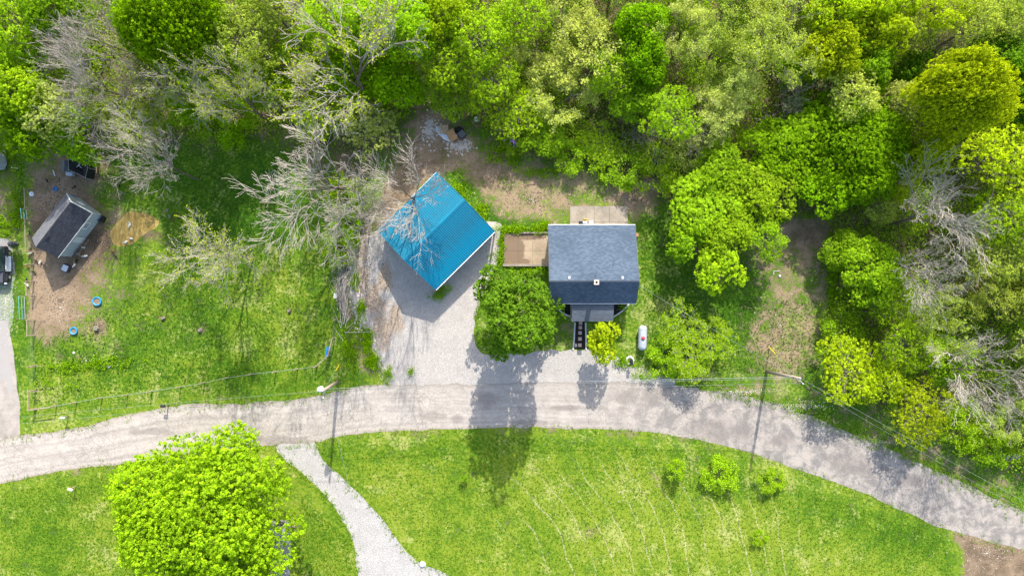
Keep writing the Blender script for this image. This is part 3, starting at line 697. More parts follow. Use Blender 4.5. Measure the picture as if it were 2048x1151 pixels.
def run():
    w = W(172, 342); r = empty('netted_run', (w.x, w.y, 0)); tag(r, 'chicken run roofed and walled with sagging black netting on thin pipes', 'chicken run')
    P_ = [W(154, 324) - w, W(190, 322) - w, W(192, 340) - w, W(188, 360) - w, W(172, 352) - w, W(155, 344) - w]
    h = 1.5; rr = random.Random(3)
    # top sheet sagging between the posts
    ctr = sum(P_, Vector()) / 6; mb = MB(); vs = [p + Vector((0,0,h)) for p in P_]; rings = 4; allv = []
    dens = []
    for i in range(6):
        for j in range(4): dens.append(P_[i].lerp(P_[(i+1) % 6], j/4))
    for k in range(rings + 1):
        t = k / (rings + .6)
        for i, p in enumerate(dens): q = p.lerp(ctr, t); allv.append((q.x, q.y, h - .32*math.sin(t*1.5) + rr.uniform(-.06,.06)))
    nD = len(dens); fs = []
    for k in range(rings):
        for i in range(nD): fs.append((k*nD+i, k*nD+(i+1) % nD, (k+1)*nD+(i+1) % nD, (k+1)*nD+i))
    mb.add(allv, fs).build('net_roof', M['black_net'], r)
    mw = MB()
    for i in range(nD): 
        a, b = dens[i], dens[(i+1) % nD]; mw.add([(a.x,a.y,0),(b.x,b.y,0),(b.x,b.y,h),(a.x,a.y,h)], [(0,1,2,3)])
    mw.build('net_wall', M['black_net'], r)
    for p in P_: MB().tube([(p.x,p.y,0),(p.x*1.02,p.y*1.02,h+.1)], .03, 6).build('post', M['galv'], r)
    for i in range(6): MB().bar((P_[i].x,P_[i].y,h+.02), (P_[(i+1) % 6].x,P_[(i+1) % 6].y,h+.02), .035).build('rail', M['galv'], r)
    for a, b in (((-.2,.2,1.35),(.3,.55,1.5)), ((.35,.1,1.3),(.1,.45,1.5))): MB().bar(a, b, .05).build('brace', M['white'], r)
run()
def pipes():
    for k, (a, b, la) in enumerate((((168,312),(172,321),'white pipe leaning above the netted run, short upright one'), ((146,318),(160,322),'long white pipe lying above the hen hut'), ((107,340),(111,352),'white stick lying on the dirt left of the hen hut'), ((24,335),(37,337),'short white pipe beside the pale trailer'), ((7,301),(13,305.5),'small pale stick above the pale trailer at the left edge'))):
        A, B = W(*a), W(*b); r = MB().tube([(0,0,.06),((B-A).x,(B-A).y,.08)], .06, 6).build('pipe', M['white'], None, A); tag(r, la, 'pipe')
pipes()
def pale_trailer():
    w = W(-2, 326); r = empty('camper_trailer', (w.x, w.y, 0), .15); tag(r, 'pale grey trailer with faceted roof cut by the left edge', 'trailer')
    MB().add([(-1.3,-.95,.5),(.9,-.95,.5),(1.25,-.4,.5),(1.25,.5,.5),(.9,.9,.5),(-1.3,.9,.5),(-1.3,-.9,1.5),(.8,-.9,1.5),(1.1,-.35,1.45),(1.1,.4,1.45),(.8,.8,1.5),(-1.3,.8,1.5)],
             [(5,4,3,2,1,0),(0,1,7,6),(1,2,8,7),(2,3,9,8),(3,4,10,9),(4,5,11,10),(5,0,6,11)]).build('body', M['tank'], r)
    MB().add([(-1.3,-.9,1.502),(.8,-.9,1.502),(1.1,-.35,1.452),(1.1,.4,1.452),(.8,.8,1.502),(-1.3,.8,1.502),(-1.3,-.5,1.75),(.45,-.45,1.75),(.45,.4,1.75),(-1.3,.4,1.75)],
             [(0,1,7,6),(1,2,7),(2,3,8,7),(3,4,8),(4,5,9,8),(6,7,8,9),(0,6,9,5)]).build('roof', M['white'], r)
    for s_ in (-1, 1): MB().lathe([(.1,-.08),(.3,-.08),(.3,.08),(.1,.08)], (0, s_*.8, .3), 12, 'Y').build('wheel', M['black'], r)
pale_trailer()

# ---------------------------------------------------------------- parked car at the left edge
def car():
    w = W(7, 530); r = empty('parked_car', (w.x, w.y, 0)); tag(r, 'white car with dark bonnet and black wheel arches parked at the left edge', 'car')
    # nose points down the picture (-Y)
    def loft(secs, name, mat, parent):
        mb = MB(); n = len(secs[0]); vs = [p for s_ in secs for p in s_]; fs = []
        for i in range(len(secs)-1):
            for k in range(n):
                k2 = (k+1) % n; fs.append((i*n+k, (i+1)*n+k, (i+1)*n+k2, i*n+k2))
        fs.append(tuple(range(n))); fs.append(tuple((len(secs)-1)*n+k for k in reversed(range(n))))
        return mb.add(vs, fs).build(name, mat, parent, bevel=.05)
    def sec(y, w_, z0, z1, top): return [(-w_/2,y,z0),(w_/2,y,z0),(w_/2,y,z1-.12),(w_*top/2,y,z1),(-w_*top/2,y,z1),(-w_/2,y,z1-.12)]
    body = loft([sec(-2.15,1.45,.4,.8,.9), sec(-1.9,1.72,.32,.92,.92), sec(-.9,1.8,.3,1.02,.93), sec(1.6,1.8,.3,1.05,.93), sec(2.1,1.7,.38,1.0,.93)], 'body', M['paint_car_dark'], r)
    loft([sec(-.75,1.58,1.03,1.1,.95), sec(-.25,1.5,1.03,1.66,.9), sec(1.6,1.5,1.03,1.7,.9), sec(2.0,1.5,1.03,1.15,.95)], 'cabin', M['car_glass'], r)
    MB().box((0,.7,1.73), (1.36,1.95,.07)).build('roof', M['paint_car'], r, bevel=.03)
    MB().box((0,-1.45,1.05), (1.5,1.1,.07)).build('bonnet', plain('bonnet', (.075,.07,.08), .35, .1, 4, coat=.4), r, bevel=.03)
    for s_ in (-1, 1):
        MB().box((s_*.93,.15,.62), (.06,1.75,.55)).build('door', M['paint_car'], r, bevel=.02)
        MB().box((s_*1.02,.15,.34), (.22,1.7,.08)).build('side_step', M['paint_car'], r, bevel=.02)
        MB().box((s_*.82,-2.08,.75), (.3,.12,.14)).build('headlight', M['white'], r, bevel=.02)
        MB().box((s_*.75,2.08,.85), (.16,.08,.12)).build('tail_light', M['red'], r)
        MB().box((s_*.98,-.55,1.08), (.2,.12,.14)).build('mirror', M['paint_car_dark'], r, bevel=.03)
        for y in (-1.35, 1.35):
            t = MB().lathe([(.2,-.12),(.35,-.12),(.37,-.06),(.37,.06),(.35,.12),(.2,.12)], (s_*.88,y,.37), 18, 'X').build('wheel', M['black'], r)
            MB().lathe([(.0,-.125),(.2,-.125),(.2,.125),(0,.125)], (s_*.88,y,.37), 12, 'X').build('rim', M['galv'], t)
            MB().box((s_*.93,y,.78), (.26,.95,.1)).build('wheel_arch', M['paint_car_dark'], r, bevel=.03)
    tag(r)
car()
w = W(28, 487); o = MB().lathe([(.25,0),(.55,.05),(.6,.15),(.45,.3),(.1,.34)], (0,0,0), 10, sx=1.1, sy=.45).build('tarp_bundle', M['trim_dark'], None, w); tag(o, 'dark rolled tarp lying on grass above the parked car', 'tarp')

# ---------------------------------------------------------------- fences
rf = random.Random(5)
def post_at(root, px, py, h, r_=.06, lean=0):
    b = W(px, py, h); w = Vector((b.x, b.y, 0)) - root.location
    MB().tube([(w.x, w.y, 0), (w.x + rf.uniform(-.03,.03), w.y + rf.uniform(-.03,.03), h)], [r_*1.05, r_], 7).build('post', M['wood'], root)
    return w
def wire_fence(name, label, tops, h, rails=(), posts=True, wires=(.15,.4,.65,.9,1.12)):
    w0 = W(*tops[0]); r = empty(name, (w0.x, w0.y, 0)); tag(r, label, 'fence'); P_ = [post_at(r, x, y, h, .07) for x, y in tops]
    for i in range(len(P_) - 1):
        a, b = P_[i], P_[i+1]; mb = MB()
        for z in wires: mb.tube([(a.x,a.y,z),(b.x,b.y,z)], .008, 3, False)
        d = (b - a); n = int(d.length / .25)
        for k in range(1, n): p = a + d*(k/n); mb.tube([(p.x,p.y,.05),(p.x,p.y,wires[-1])], .006, 3, False)
        tag(mb.build('wire_mesh', M['fence_wire'], r), kind='stuff')
        if i in rails: MB().bar((a.x,a.y,h-.06), (b.x,b.y,h-.06), .13).build('rail', M['wood'], r)
    return r
south = [(55,820),(99,814),(140,807),(192,797),(244,791),(293,784),(352,775),(400,767),(446,757),(498,749),(545,744),(589,739),(628,734),(655,712),(664,677)]
wire_fence('wire_fence', 'long wire fence with wooden posts along the lawn above the road', south, 1.25, rails=(0,12,13))
wire_fence('wire_fence', 'wire fence running up beside the brush pile to the bare trees', [(664,677),(668,640),(673,600),(680,560),(684,520)], 1.2, wires=(.2,.5,.8,1.1))
def left_fence():
    w0 = W(50, 500); r = empty('wooden_fence', (w0.x, w0.y, 0)); tag(r, 'wooden post and rail fence along the left side of the chicken yard', 'fence')
    ys_ = [262,300,340,378,416,438,470,502,528,562,590,640,671,733,783,820]; P_ = [post_at(r, 46 + (y-262)*.018, y, 1.4, .07) for y in ys_]
    for i in (0, 3, 5, 6, 9, 11, 14): a, b = P_[i], P_[i+1]; MB().bar((a.x,a.y,1.32), (b.x,b.y,1.32), .11).build('rail', M['wood'], r)
    for i in range(len(P_) - 1):
        a, b = P_[i], P_[i+1]
        if i in (4, 10): continue
        mb = MB()
        for z in (.2,.5,.8,1.1): mb.tube([(a.x,a.y,z),(b.x,b.y,z)], .008, 3, False)
        tag(mb.build('wire_mesh', M['fence_wire'], r), kind='stuff')
    for y in (416, 438, 502, 590, 640, 671, 733, 783):
        p = W(48 + (y-262)*.018, y, 1.3) - w0; q = p + Vector((.85, -.05, 0)); MB().bar((p.x,p.y,1.3), (q.x,q.y,.05), .07).build('brace', M['wood'], r)
left_fence()
def gate(px, py0, py1, label):
    a, b = W(px, py0, .7), W(px+2, py1, .7); a.z = b.z = 0; r = empty('gate', (a.x, a.y, 0)); tag(r, label, 'gate', 'metal tube gates in the left fence'); d = b - a
    for z in (.25, .7, 1.15): MB().tube([(0,0,z),(d.x,d.y,z)], .03, 6).build('rail', M['teal'] if z > .5 else M['galv'], r)
    for t in (0, .5, 1): MB().tube([(d.x*t,d.y*t,.22),(d.x*t,d.y*t,1.17)], .03, 6).build('stile', M['galv'], r)
gate(47, 418, 437, 'short tube gate in the left fence beside the coop yard'); gate(43, 592, 637, 'long pale teal tube gate in the left fence near the driveway')

# ---------------------------------------------------------------- poles, wires
def utility_pole(bx, by, tx, ty, h, label, arm):
    b = W(bx, by); t = W(tx, ty, h); r = empty('utility_pole', b); tag(r, label, 'utility pole', 'utility poles by the road'); d = t - b
    MB().tube([(0,0,0), (d.x*.5,d.y*.5,h*.5), (d.x,d.y,h)], [.19,.165,.13], 12).build('shaft', M['pole'], r, smooth=True)
    u = Vector(arm).normalized()
    for z, ln in ((h-.5, .75), (h-1.1, .55)):
        c = d * (z/h); MB().bar((c.x,c.y,z), (c.x+u.x*ln,c.y+u.y*ln,z), .08).build('bracket', M['galv'], r)
        MB().lathe([(.03,0),(.06,.02),(.04,.06),(.065,.1),(.04,.14),(.03,.2)], (c.x+u.x*ln,c.y+u.y*ln,z), 8).build('insulator', M['stone_white'] if z > h-1 else M['brick'], r)
    MB().lathe([(.03,h),(.05,h+.05),(.03,h+.1),(.05,h+.14),(.02,h+.2)], (d.x,d.y,0), 8).build('insulator', M['stone_white'], r)
    return r, b, d, h
p1 = utility_pole(676, 762, 645, 781, 9.2, 'leaning wooden utility pole with white transformer, left of the gravel lot', (0,-1,0))
p2 = utility_pole(1533, 743, 1600, 756, 9.4, 'wooden utility pole without transformer in the grass right of the house', (.5,-.6,0))
def transformer():
    r, b, d, h = p1; c = d*((h-.6)/h) + Vector((-.42,.05,0)); t = MB().lathe([(.24,0),(.27,.04),(.27,.7),(.24,.78),(.08,.84)], (c.x,c.y,h-1.35), 16).build('transformer', M['stone_white'], r, smooth=True)
    MB().tube([(c.x,c.y,h-.55),(c.x,c.y,h-.3)], [.05,.03], 8).build('bushing', M['trim_dark'], t)
    MB().bar((c.x,c.y,h-.9),(d.x*.9,d.y*.9,h-.9), .08).build('mount', M['galv'], t)
transformer()
def wire(name, label, pts, r_=.014, sag=.6, mat='wire', cat='wire', group=None):
    A, B = Vector(pts[0]), Vector(pts[1]); P_ = [A.lerp(B, t/24) - Vector((0,0,sag*4*(t/24)*(1-t/24))) for t in range(25)]
    o = MB().tube([p - A for p in P_], r_, 5, False).build(name, M[mat], None, A); tag(o, label, cat, group); return o
T1 = p1[1] + p1[2]; T2 = p2[1] + p2[2]
dn = Vector((0,-.75,-.5))
wire('power_line', 'overhead line between the two utility poles, upper one', (T1 + Vector((0,0,.15)), T2 + Vector((0,0,.15))), .010, .8)
wire('power_line', 'overhead line between the two utility poles, lower one over the road edge', (T1 + dn, T2 + Vector((.45,-.55,-.5))), .009, .7)
wire('telephone_cable', 'thick low cable between the two utility poles', (T1*.8 + p1[1]*.2 , T2*.8 + p2[1]*.2), .018, .5)
wire('power_line', 'overhead line leading left from the transformer pole, upper one', (T1 + Vector((0,0,.15)), W(-80, 845, 9.0)), .010, .8)
wire('power_line', 'overhead line leading left from the transformer pole, lower one', (T1 + dn, W(-80, 858, 8.6)), .009, .8)
wire('power_line', 'overhead line leading right and down from the right pole over the verge', (T2 + Vector((0,0,.15)), W(2120, 1040, 9.2)), .010, .9)
wire('power_line', 'second overhead line leading right and down from the right pole', (T2 + Vector((.45,-.55,-.5)), W(2120, 1060, 8.8)), .009, .9)
wire('service_drop', 'twisted pale service cable from the right pole to the house roof', (T2 - Vector((0,0,.7)), Vector((13.53,.2,5.8))), .010, 1.0)
wire('service_drop', 'thin cable crossing the gravel lane from the transformer pole', (T1 - Vector((0,0,.9)), W(740, 1160, 7.5)), .010, .5)
def guy(top, foot, label):
    o = empty('guy_wire', (foot.x, foot.y, 0)); tag(o, label, 'guy wire', 'guy wires of the utility poles'); d = top - foot
    MB().tube([(0,0,0), tuple(d)], .012, 4, False).build('cable', M['wire'], o)
    q = d.normalized()*2.0; s_ = Vector((.02,.0,0)); MB().tube([tuple(s_), tuple(q*.5 + s_ + Vector((.02,0,-.03))), tuple(q + s_)], .055, 8).build('guard', M['yellow'], o)
guy(p1[1] + p1[2]*.93, W(678, 729), 'guy wire with yellow guard behind the transformer pole')
guy(p2[1] + p2[2]*.93, W(1538, 694), 'guy wire with yellow guard above the right pole')

# ---------------------------------------------------------------- front garden
def beds():
    sheet('mulch_bed', [W(*p) for p in [(1114,600),(1114,613),(1122,624),(1134,631),(1146,634),(1146,600)]], .012, M['mulch'])
    sheet('mulch_bed', [W(*p) for p in [(1225,600),(1225,634),(1238,627),(1250,616),(1258,604),(1258,600)]], .012, M['mulch'])
    sheet('walkway', ragged([(1149,636),(1171,636),(1171,668),(1172,698),(1147,698),(1148,668)], .02, .3, 14), .012, M['mulch'])
    r = random.Random(9)
    def edging(pts, label, mat, size, n):
        w0 = W(*pts[0]); e = empty('bed_edging', (w0.x,w0.y,0)); tag(e, label, 'edging'); P_ = [W(*p) for p in smooth_line(pts, 6)]
        seg = [(P_[i+1]-P_[i]).length for i in range(len(P_)-1)]; tot = sum(seg)
        for k in range(n):
            d = tot*(k+.5)/n; i = 0
            while d > seg[i] and i < len(seg)-1: d -= seg[i]; i += 1
            p = P_[i].lerp(P_[i+1], d/seg[i]) - w0; t = P_[i+1]-P_[i]
            MB().box((p.x,p.y,size*.4), (tot/n*.88, size, size*.8), math.atan2(t.y,t.x) + r.uniform(-.12,.12), taper=.85).build('edging_stone', mat, e)
    edging([(1111,604),(1117,618),(1130,628),(1144,633)], 'curved edging of grey blocks left of the porch', M['stone_white'], .16, 14)
    edging([(1259,604),(1250,616),(1238,626),(1227,633)], 'curved edging of grey blocks right of the porch', M['stone_white'], .16, 14)
    edging([(1150,644),(1149,660),(1148,680),(1146,699)], 'row of white painted stones left of the stepping stone walk', M['stone_white'], .17, 22)
    edging([(1171,644),(1171.5,660),(1172,680),(1172,699)], 'row of white painted stones right of the stepping stone walk', M['stone_white'], .17, 22)
    for k, (x, y) in enumerate(((1161,645.5),(1160.5,654.5),(1160,665),(1159.7,677),(1159.5,689.5))):
        la = ('topmost square paver half under the porch edge', 'square paver second from the porch on the black walk', 'middle square paver on the black walk', 'square paver second from the gravel on the black walk', 'square paver nearest the gravel lot on the black walk')[k]
        o = MB().box((0,0,.035), (.40,.38,.05), rf.uniform(-.05,.05)).build('stepping_stone', M['stone_pink'], None, W(x,y,0) + Vector((0,0,.0)), bevel=.01); tag(o, la, 'paver', 'stepping stones from the porch to the gravel')
    o = MB().lathe([(.1,0),(.16,.04),(.14,.1),(.04,.14)], (0,0,0), 7, sx=1, sy=1.5).build('rock', M['stone'], None, W(1151.5,690)); tag(o, 'small brown rock at the lower left end of the stepping stone walk', 'rock')
    def lowwall(a, b, label, w_=.28, h=.35):
        A, B = W(*a), W(*b); d = B-A; e = empty('retaining_wall', (A.x,A.y,0)); tag(e, label, 'low wall'); n = int(d.length/.42)
        for k in range(n): p = d*((k+.5)/n); MB().box((p.x,p.y,h/2), (d.length/n*.97, w_, h + rf.uniform(-.01,.01)), math.atan2(d.y,d.x)).build('block', M['concrete'], e)
    lowwall((1006,530), (1098,530), 'low block wall along the lower edge of the brown pad'); lowwall((1038,466), (1098,465), 'thin block wall along the upper edge of the brown pad', .16, .25)
beds()
def tank():
    w = W(1282.5, 674); r = empty('propane_tank', (w.x,w.y,0), -.03); tag(r, 'long silver propane tank with red dome on the lawn right of the house', 'propane tank')
    L_, R_ = 1.42, .49; prof = [(.02,-L_)] + [(R_*math.sin(a), -L_+R_*.85 - R_*.85*math.cos(a)) for a in np.linspace(.25,math.pi/2,6)] + [(R_*math.sin(a), L_-R_*.85 + R_*.85*math.cos(a)) for a in np.linspace(math.pi/2,.25,6)] + [(.02,L_)]
    MB().lathe(prof, (0,0,.75), 24, 'Y').build('shell', M['tank'], r, smooth=True)
    MB().lathe([(.0,1.2),(.2,1.2),(.2,1.33),(.16,1.39),(.0,1.42)][1:], (-.02,.0,0), 14).build('dome', M['red'], r, smooth=True)
    for y in (-.8,.8): MB().box((0,y,.14), (.7,.2,.28)).build('foot', M['concrete'], r)
    for y in (.55,-.7): MB().lathe([(.03,1.22),(.03,1.28),(.01,1.3)], (0,y,0), 8).build('valve', M['galv'], r)
    for y in (-.9,.9): MB().lathe([(.47,-.03),(.5,-.03),(.5,.03),(.47,.03)], (0,y,.75), 24, 'Y').build('band', M['galv'], r)
tank()
def mailboxes():
    w = W(1259.5, 720); r = empty('stone_ring', (w.x,w.y,0)); tag(r, 'ring of white stones round the mailbox post at the drive', 'stone ring')
    for k in range(10):
        a = 2*math.pi*k/10; MB().lathe([(.1,0),(.15,.05),(.13,.13),(.04,.17)], (.38*math.cos(a),.38*math.sin(a),0), 7).build('stone', M['stone_white'], r, smooth=True)
    def box(px, py, label, mat, rz=0, h=1.05, body=(.2,.5,.22)):
        w = W(px, py); r = empty('mailbox', (w.x,w.y,0), rz); tag(r, label, 'mailbox'); MB().box((0,0,h/2), (.1,.1,h)).build('post', M['wood'], r)
        b = MB(); x, y, z = body; vs = []; n = 7
        for yy in (-y/2-.1, y/2-.1):
            vs += [(-x/2,yy,h), (x/2,yy,h)] + [(x/2*math.cos(t), yy, h+z*.55+z*.45*math.sin(t)) for t in np.linspace(0,math.pi,n)]
        k = n+2; fs = [tuple(range(k)), tuple(range(k,2*k))[::-1]] + [(i,k+i,k+(i+1) % k,(i+1) % k) for i in range(k)]
        b.add(vs, fs).build('box', mat, r); MB().box((x/2+.012,-.05,h+z*.7), (.015,.04,.16)).build('flag', M['red'], r)
    box(1259.5, 720, 'black mailbox on a post inside the ring of white stones', M['black'], 0, body=(.34,.6,.3))
    box(338, 808, 'black mailbox on a post above the road, at the end of the wire fence', M['black'], -1.57, body=(.28,.5,.26)); box(137, 831, 'white box on a post between wire fence and road', M['white'], 1.57, body=(.22,.5,.24)); box(152, 972, 'white mailbox with round end in the lower left lawn', M['white'], 1.25, body=(.22,.5,.22))
mailboxes()
def grill():
    w = W(1169.5, 443); r = empty('yellow_chair', (w.x,w.y,.07)); tag(r, 'small yellow chair on the patio behind the house', 'chair')
    MB().box((0,0,.42), (.42,.4,.05)).build('seat', M['yellow'], r, bevel=.015); MB().box((0,.2,.66), (.42,.05,.42)).build('backrest', M['yellow'], r, bevel=.015)
    for x in (-.17,.17):
        for y in (-.16,.16): MB().bar((x,y,0),(x,y,.4), .04).build('leg', M['yellow'], r)
    w = W(1163, 446.5); r = empty('grill', (w.x,w.y,.07)); tag(r, 'black grill with pale lid against the rear wall of the house', 'grill')
    MB().box((0,0,.55), (.75,.35,.5)).build('cabinet', M['black'], r, bevel=.02); MB().box((.28,0,.9), (.5,.3,.18)).build('lid', M['tank'], r, bevel=.04)
    w = W(1181, 446); r = empty('cooler', (w.x,w.y,.07)); tag(r, 'white cooler box on the patio beside the yellow chair', 'cooler')
    MB().box((0,0,.2), (.42,.4,.4)).build('body', M['white'], r, bevel=.02); MB().box((0,0,.43), (.44,.42,.06)).build('lid', M['white'], r, bevel=.02)
    w = W(1273, 470); o = MB().box((0,0,.25), (.3,.45,.5), taper=.9).build('crate', M['cardboard'], None, w, bevel=.02); tag(o, 'brown box against the right wall of the house', 'box')
grill()

# ---------------------------------------------------------------- pools, stumps, rocks, junk
def pool(px, py, r_, label):
    w = W(px, py); r = empty('wading_pool', (w.x,w.y,0)); tag(r, label, 'wading pool', 'small blue wading pools')
    MB().lathe([(r_-.12,.0),(r_,.04),(r_+.02,.24),(r_-.02,.27),(r_-.1,.25),(r_-.12,.08),(.01,.05)], (0,0,0), 28).build('rim', M['cyan'], r, smooth=True)
    MB().lathe([(r_-.12,.14),(r_-.12,.15)], (0,0,0), 28).build('water', M['water_mud'], r)
pool(196, 602, .50, 'larger round blue wading pool with muddy water on the lawn'); pool(149.5, 661, .42, 'smaller round blue wading pool near the left fence')
def stump(px, py, s_, label):
    w = W(px, py); r = empty('tree_stump', (w.x,w.y,0)); tag(r, label, 'stump'); mb = MB(); n = 14; q = random.Random(px)
    rr = [s_*(.8+.35*q.random()+.3*(k % 3 == 0)) for k in range(n)]; vs = []
    for z, f in ((0,1.25),(.12,.95),(.3,.8)): vs += [(rr[k]*f*math.cos(2*math.pi*k/n), rr[k]*f*math.sin(2*math.pi*k/n), z+q.uniform(0,.06)*(z > 0)) for k in range(n)]
    fs = [(i*n+k, i*n+(k+1) % n, (i+1)*n+(k+1) % n, (i+1)*n+k) for i in range(2) for k in range(n)] + [tuple(2*n+k for k in range(n))]
    mb.add(vs, fs).build('trunk', M['bark_mid'], r)
    for k in range(4):
        a = 6.28*k/4+q.random(); MB().tube([(s_*.7*math.cos(a),s_*.7*math.sin(a),.1),(s_*1.9*math.cos(a+.2),s_*1.9*math.sin(a+.2),.0)], [s_*.25,.02], 5).build('root', M['bark'], r)
stump(194, 656, .26, 'tree stump in a round dirt patch between the two wading pools'); stump(327, 636, .18, 'dark stump in the middle of the left lawn'); stump(401, 660, .2, 'dark stump right of centre in the left lawn'); stump(579, 621, .16, 'small stump in the left lawn nearest the brush pile')
def rock(px, py, r_, label, mat='stone', hh=.6):
    mb = MB(); q = random.Random(px*3+py); n = 9; vs = []
    for z, f in ((0,.9),(.4,1.0),(.8,.7),(1,.25)): vs += [(r_*f*(.85+.3*q.random())*math.cos(6.283*k/n), r_*f*(.85+.3*q.random())*math.sin(6.283*k/n), z*r_*hh) for k in range(n)]
    fs = [(i*n+k, i*n+(k+1) % n, (i+1)*n+(k+1) % n, (i+1)*n+k) for i in range(3) for k in range(n)] + [tuple(3*n+k for k in range(n))]
    o = mb.add(vs, fs).build('rock', M[mat], None, W(px, py)); tag(o, label, 'rock')
rock(218, 731, .24, 'pale boulder in the weedy bed of the left lawn'); rock(845, 1126, .36, 'white boulder at the right edge of the gravel lane', 'stone_white', .8); rock(148, 705, .16, 'dark rock at the top of the weedy bed', 'stone'); rock(173, 721, .12, 'small pale rock left of the boulder in the weedy bed')
rock(12, 291, .3, 'pinkish rock in the weeds at the upper left edge', 'stone_pink'); rock(64, 388, .3, 'pale crumpled feed sack on the dirt beside the left fence', 'stone_white', .4)
o = MB().prism([(-.22,-.25),(.1,-.32),(.24,0),(.18,.3),(-.15,.28)], .02, .05).build('sheet_of_plastic', M['white'], None, W(671,591)); tag(o, 'small white plastic sheet lying beside the wire fence and brush pile', 'plastic sheet')
w = W(659.5, 699); r_ = empty('draped_jacket', (w.x,w.y,0), -.2); tag(r_, 'blue jacket hanging on the wire fence near its upper end', 'jacket')
MB().add([(-.1,-.5,1.2),(.12,-.5,1.15),(.14,.4,1.2),(-.1,.45,1.25),(-.12,-.4,.6),(.2,-.45,.5),(.22,.35,.55),(-.14,.4,.6)], [(0,1,2,3),(0,4,5,1),(1,5,6,2),(2,6,7,3),(3,7,4,0)]).build('body', M['blue'], r_); MB().tube([(.0,-.55,1.2),(.05,-.8,.8),(.05,-.85,.6)], [.1,.08,.05], 6).build('sleeve', M['blue'], r_)
w = W(113, 363.5) ; w = W(112.5, 378); o = MB().lathe([(.14,0),(.24,.1),(.25,.2),(.2,.21),(.15,.08),(.01,.06)], (0,0,0), 14, sx=1.1).build('feed_bowl', M['blue'], None, w); tag(o, 'blue feed bowl on the dirt above the coop', 'bowl')
def junk():
    w = W(884, 262); z = .12
    r = empty('tarp', (w.x,w.y,0)); tag(r, 'crumpled pale blue tarp under the pallet', 'tarp'); q = random.Random(4); mb = MB()
    out = [(872,253),(878,252),(880,262),(892,271),(902,276),(912,268),(915,272),(905,282),(898,284),(888,279),(878,270),(872,262)]
    c = W(889,270) - w; vs = [(*(W(x,y)-w)[:2], .03+q.random()*.14) for x, y in out]; vs2 = [(v[0]*.55+c.x*.45, v[1]*.55+c.y*.45, .12+q.random()*.22) for v in vs]; n = len(vs)
    mb.add(vs+vs2+[(c.x,c.y,.2)], [(i,(i+1) % n,n+(i+1) % n,n+i) for i in range(n)] + [(n+i,n+(i+1) % n,2*n) for i in range(n)]).build('sheet', M['tarp'], r)
    r = empty('wooden_pallet', (*W(888,260.5)[:2], .3), .12); tag(r, 'pale wooden pallet tilted on the tarp behind the barn', 'pallet')
    for k in range(7): MB().box((-.48+k*.16,0,.1), (.09,.95,.02)).build('deck_board', M['wood_new'], r)
    for y in (-.4,0,.4): MB().box((0,y,.045), (1.08,.06,.085)).build('stringer', M['wood'], r)
    r.rotation_euler = (.12,.05,.12)
    o = MB().box((0,0,.06), (.95,1.25,.05)).build('plywood_board', M['cardboard'], None, Vector((*W(904,272)[:2],.35))); o.rotation_euler = (.1,-.1,.45); tag(o, 'brown plywood board leaning over the pallet corner', 'board')
    r = empty('broken_appliance', (*W(924.5,270)[:2],0), .7); tag(r, 'dark grey square box dumped beside the plywood board', 'box'); MB().box((0,0,.25), (.8,.8,.5)).build('body', M['trim_dark'], r, bevel=.02); MB().box((0,0,.53), (.72,.72,.06)).build('lid', M['shingle_grey'], r, bevel=.02)
    o = MB().add([(-.5,-.2,.02),(.4,-.5,.1),(.6,.2,.15),(.1,.5,.3),(-.4,.3,.25),(0,0,.35)], [(0,1,5),(1,2,5),(2,3,5),(3,4,5),(4,0,5)]).build('black_tarp', M['black_net'], None, W(918,262)); tag(o, 'crumpled black tarp between the pallet and the dark box', 'tarp')
    o = MB().lathe([(.18,0),(.3,.08),(.3,.2),(.2,.2),(.18,.05)], (0,0,0), 12).build('tyre', M['white'], None, W(953,239)); tag(o, 'white ring lying in the brush right of the dumped junk', 'ring')
    r = empty('turned_swing_frame', W(1552,542)); tag(r, 'white L shaped metal frame lying in the right yard', 'frame'); MB().bar((-.3,0,.05),(.35,.02,.05),.07).build('bar', M['white'], r); MB().bar((-.28,-.04,.05),(-.3,-.4,.05),.06).build('bar', M['white'], r)
    o = MB().lathe([(.0,0),(.12,0),(.13,.1),(.1,.12)][1:], (0,0,0), 10).build('bucket_lid', M['stone_white'], None, W(1559,551.5)); tag(o, 'small white round lid below the L shaped frame', 'lid')
junk()
def log(a, b, ra, rb, label, mat='bark_mid'):
    A, B = W(*a), W(*b); d = B-A; o = MB().tube([(0,0,ra), tuple(d*.5+Vector((0,.05,ra*1.2))), tuple(d+Vector((0,0,rb)))], [ra,(ra+rb)/2,rb], 8).build('fallen_log', M[mat], None, A); tag(o, label, 'log')
log((1700,622),(1800,628), .16, .06, 'long fallen log reaching into the clearing below the right trees'); log((1686,572),(1730,574), .12, .05, 'short pale fallen log above the long one', 'bark_pale'); log((822,287),(848,275), .06,.03,'thin dead branch on the dirt behind the barn','bark_pale')
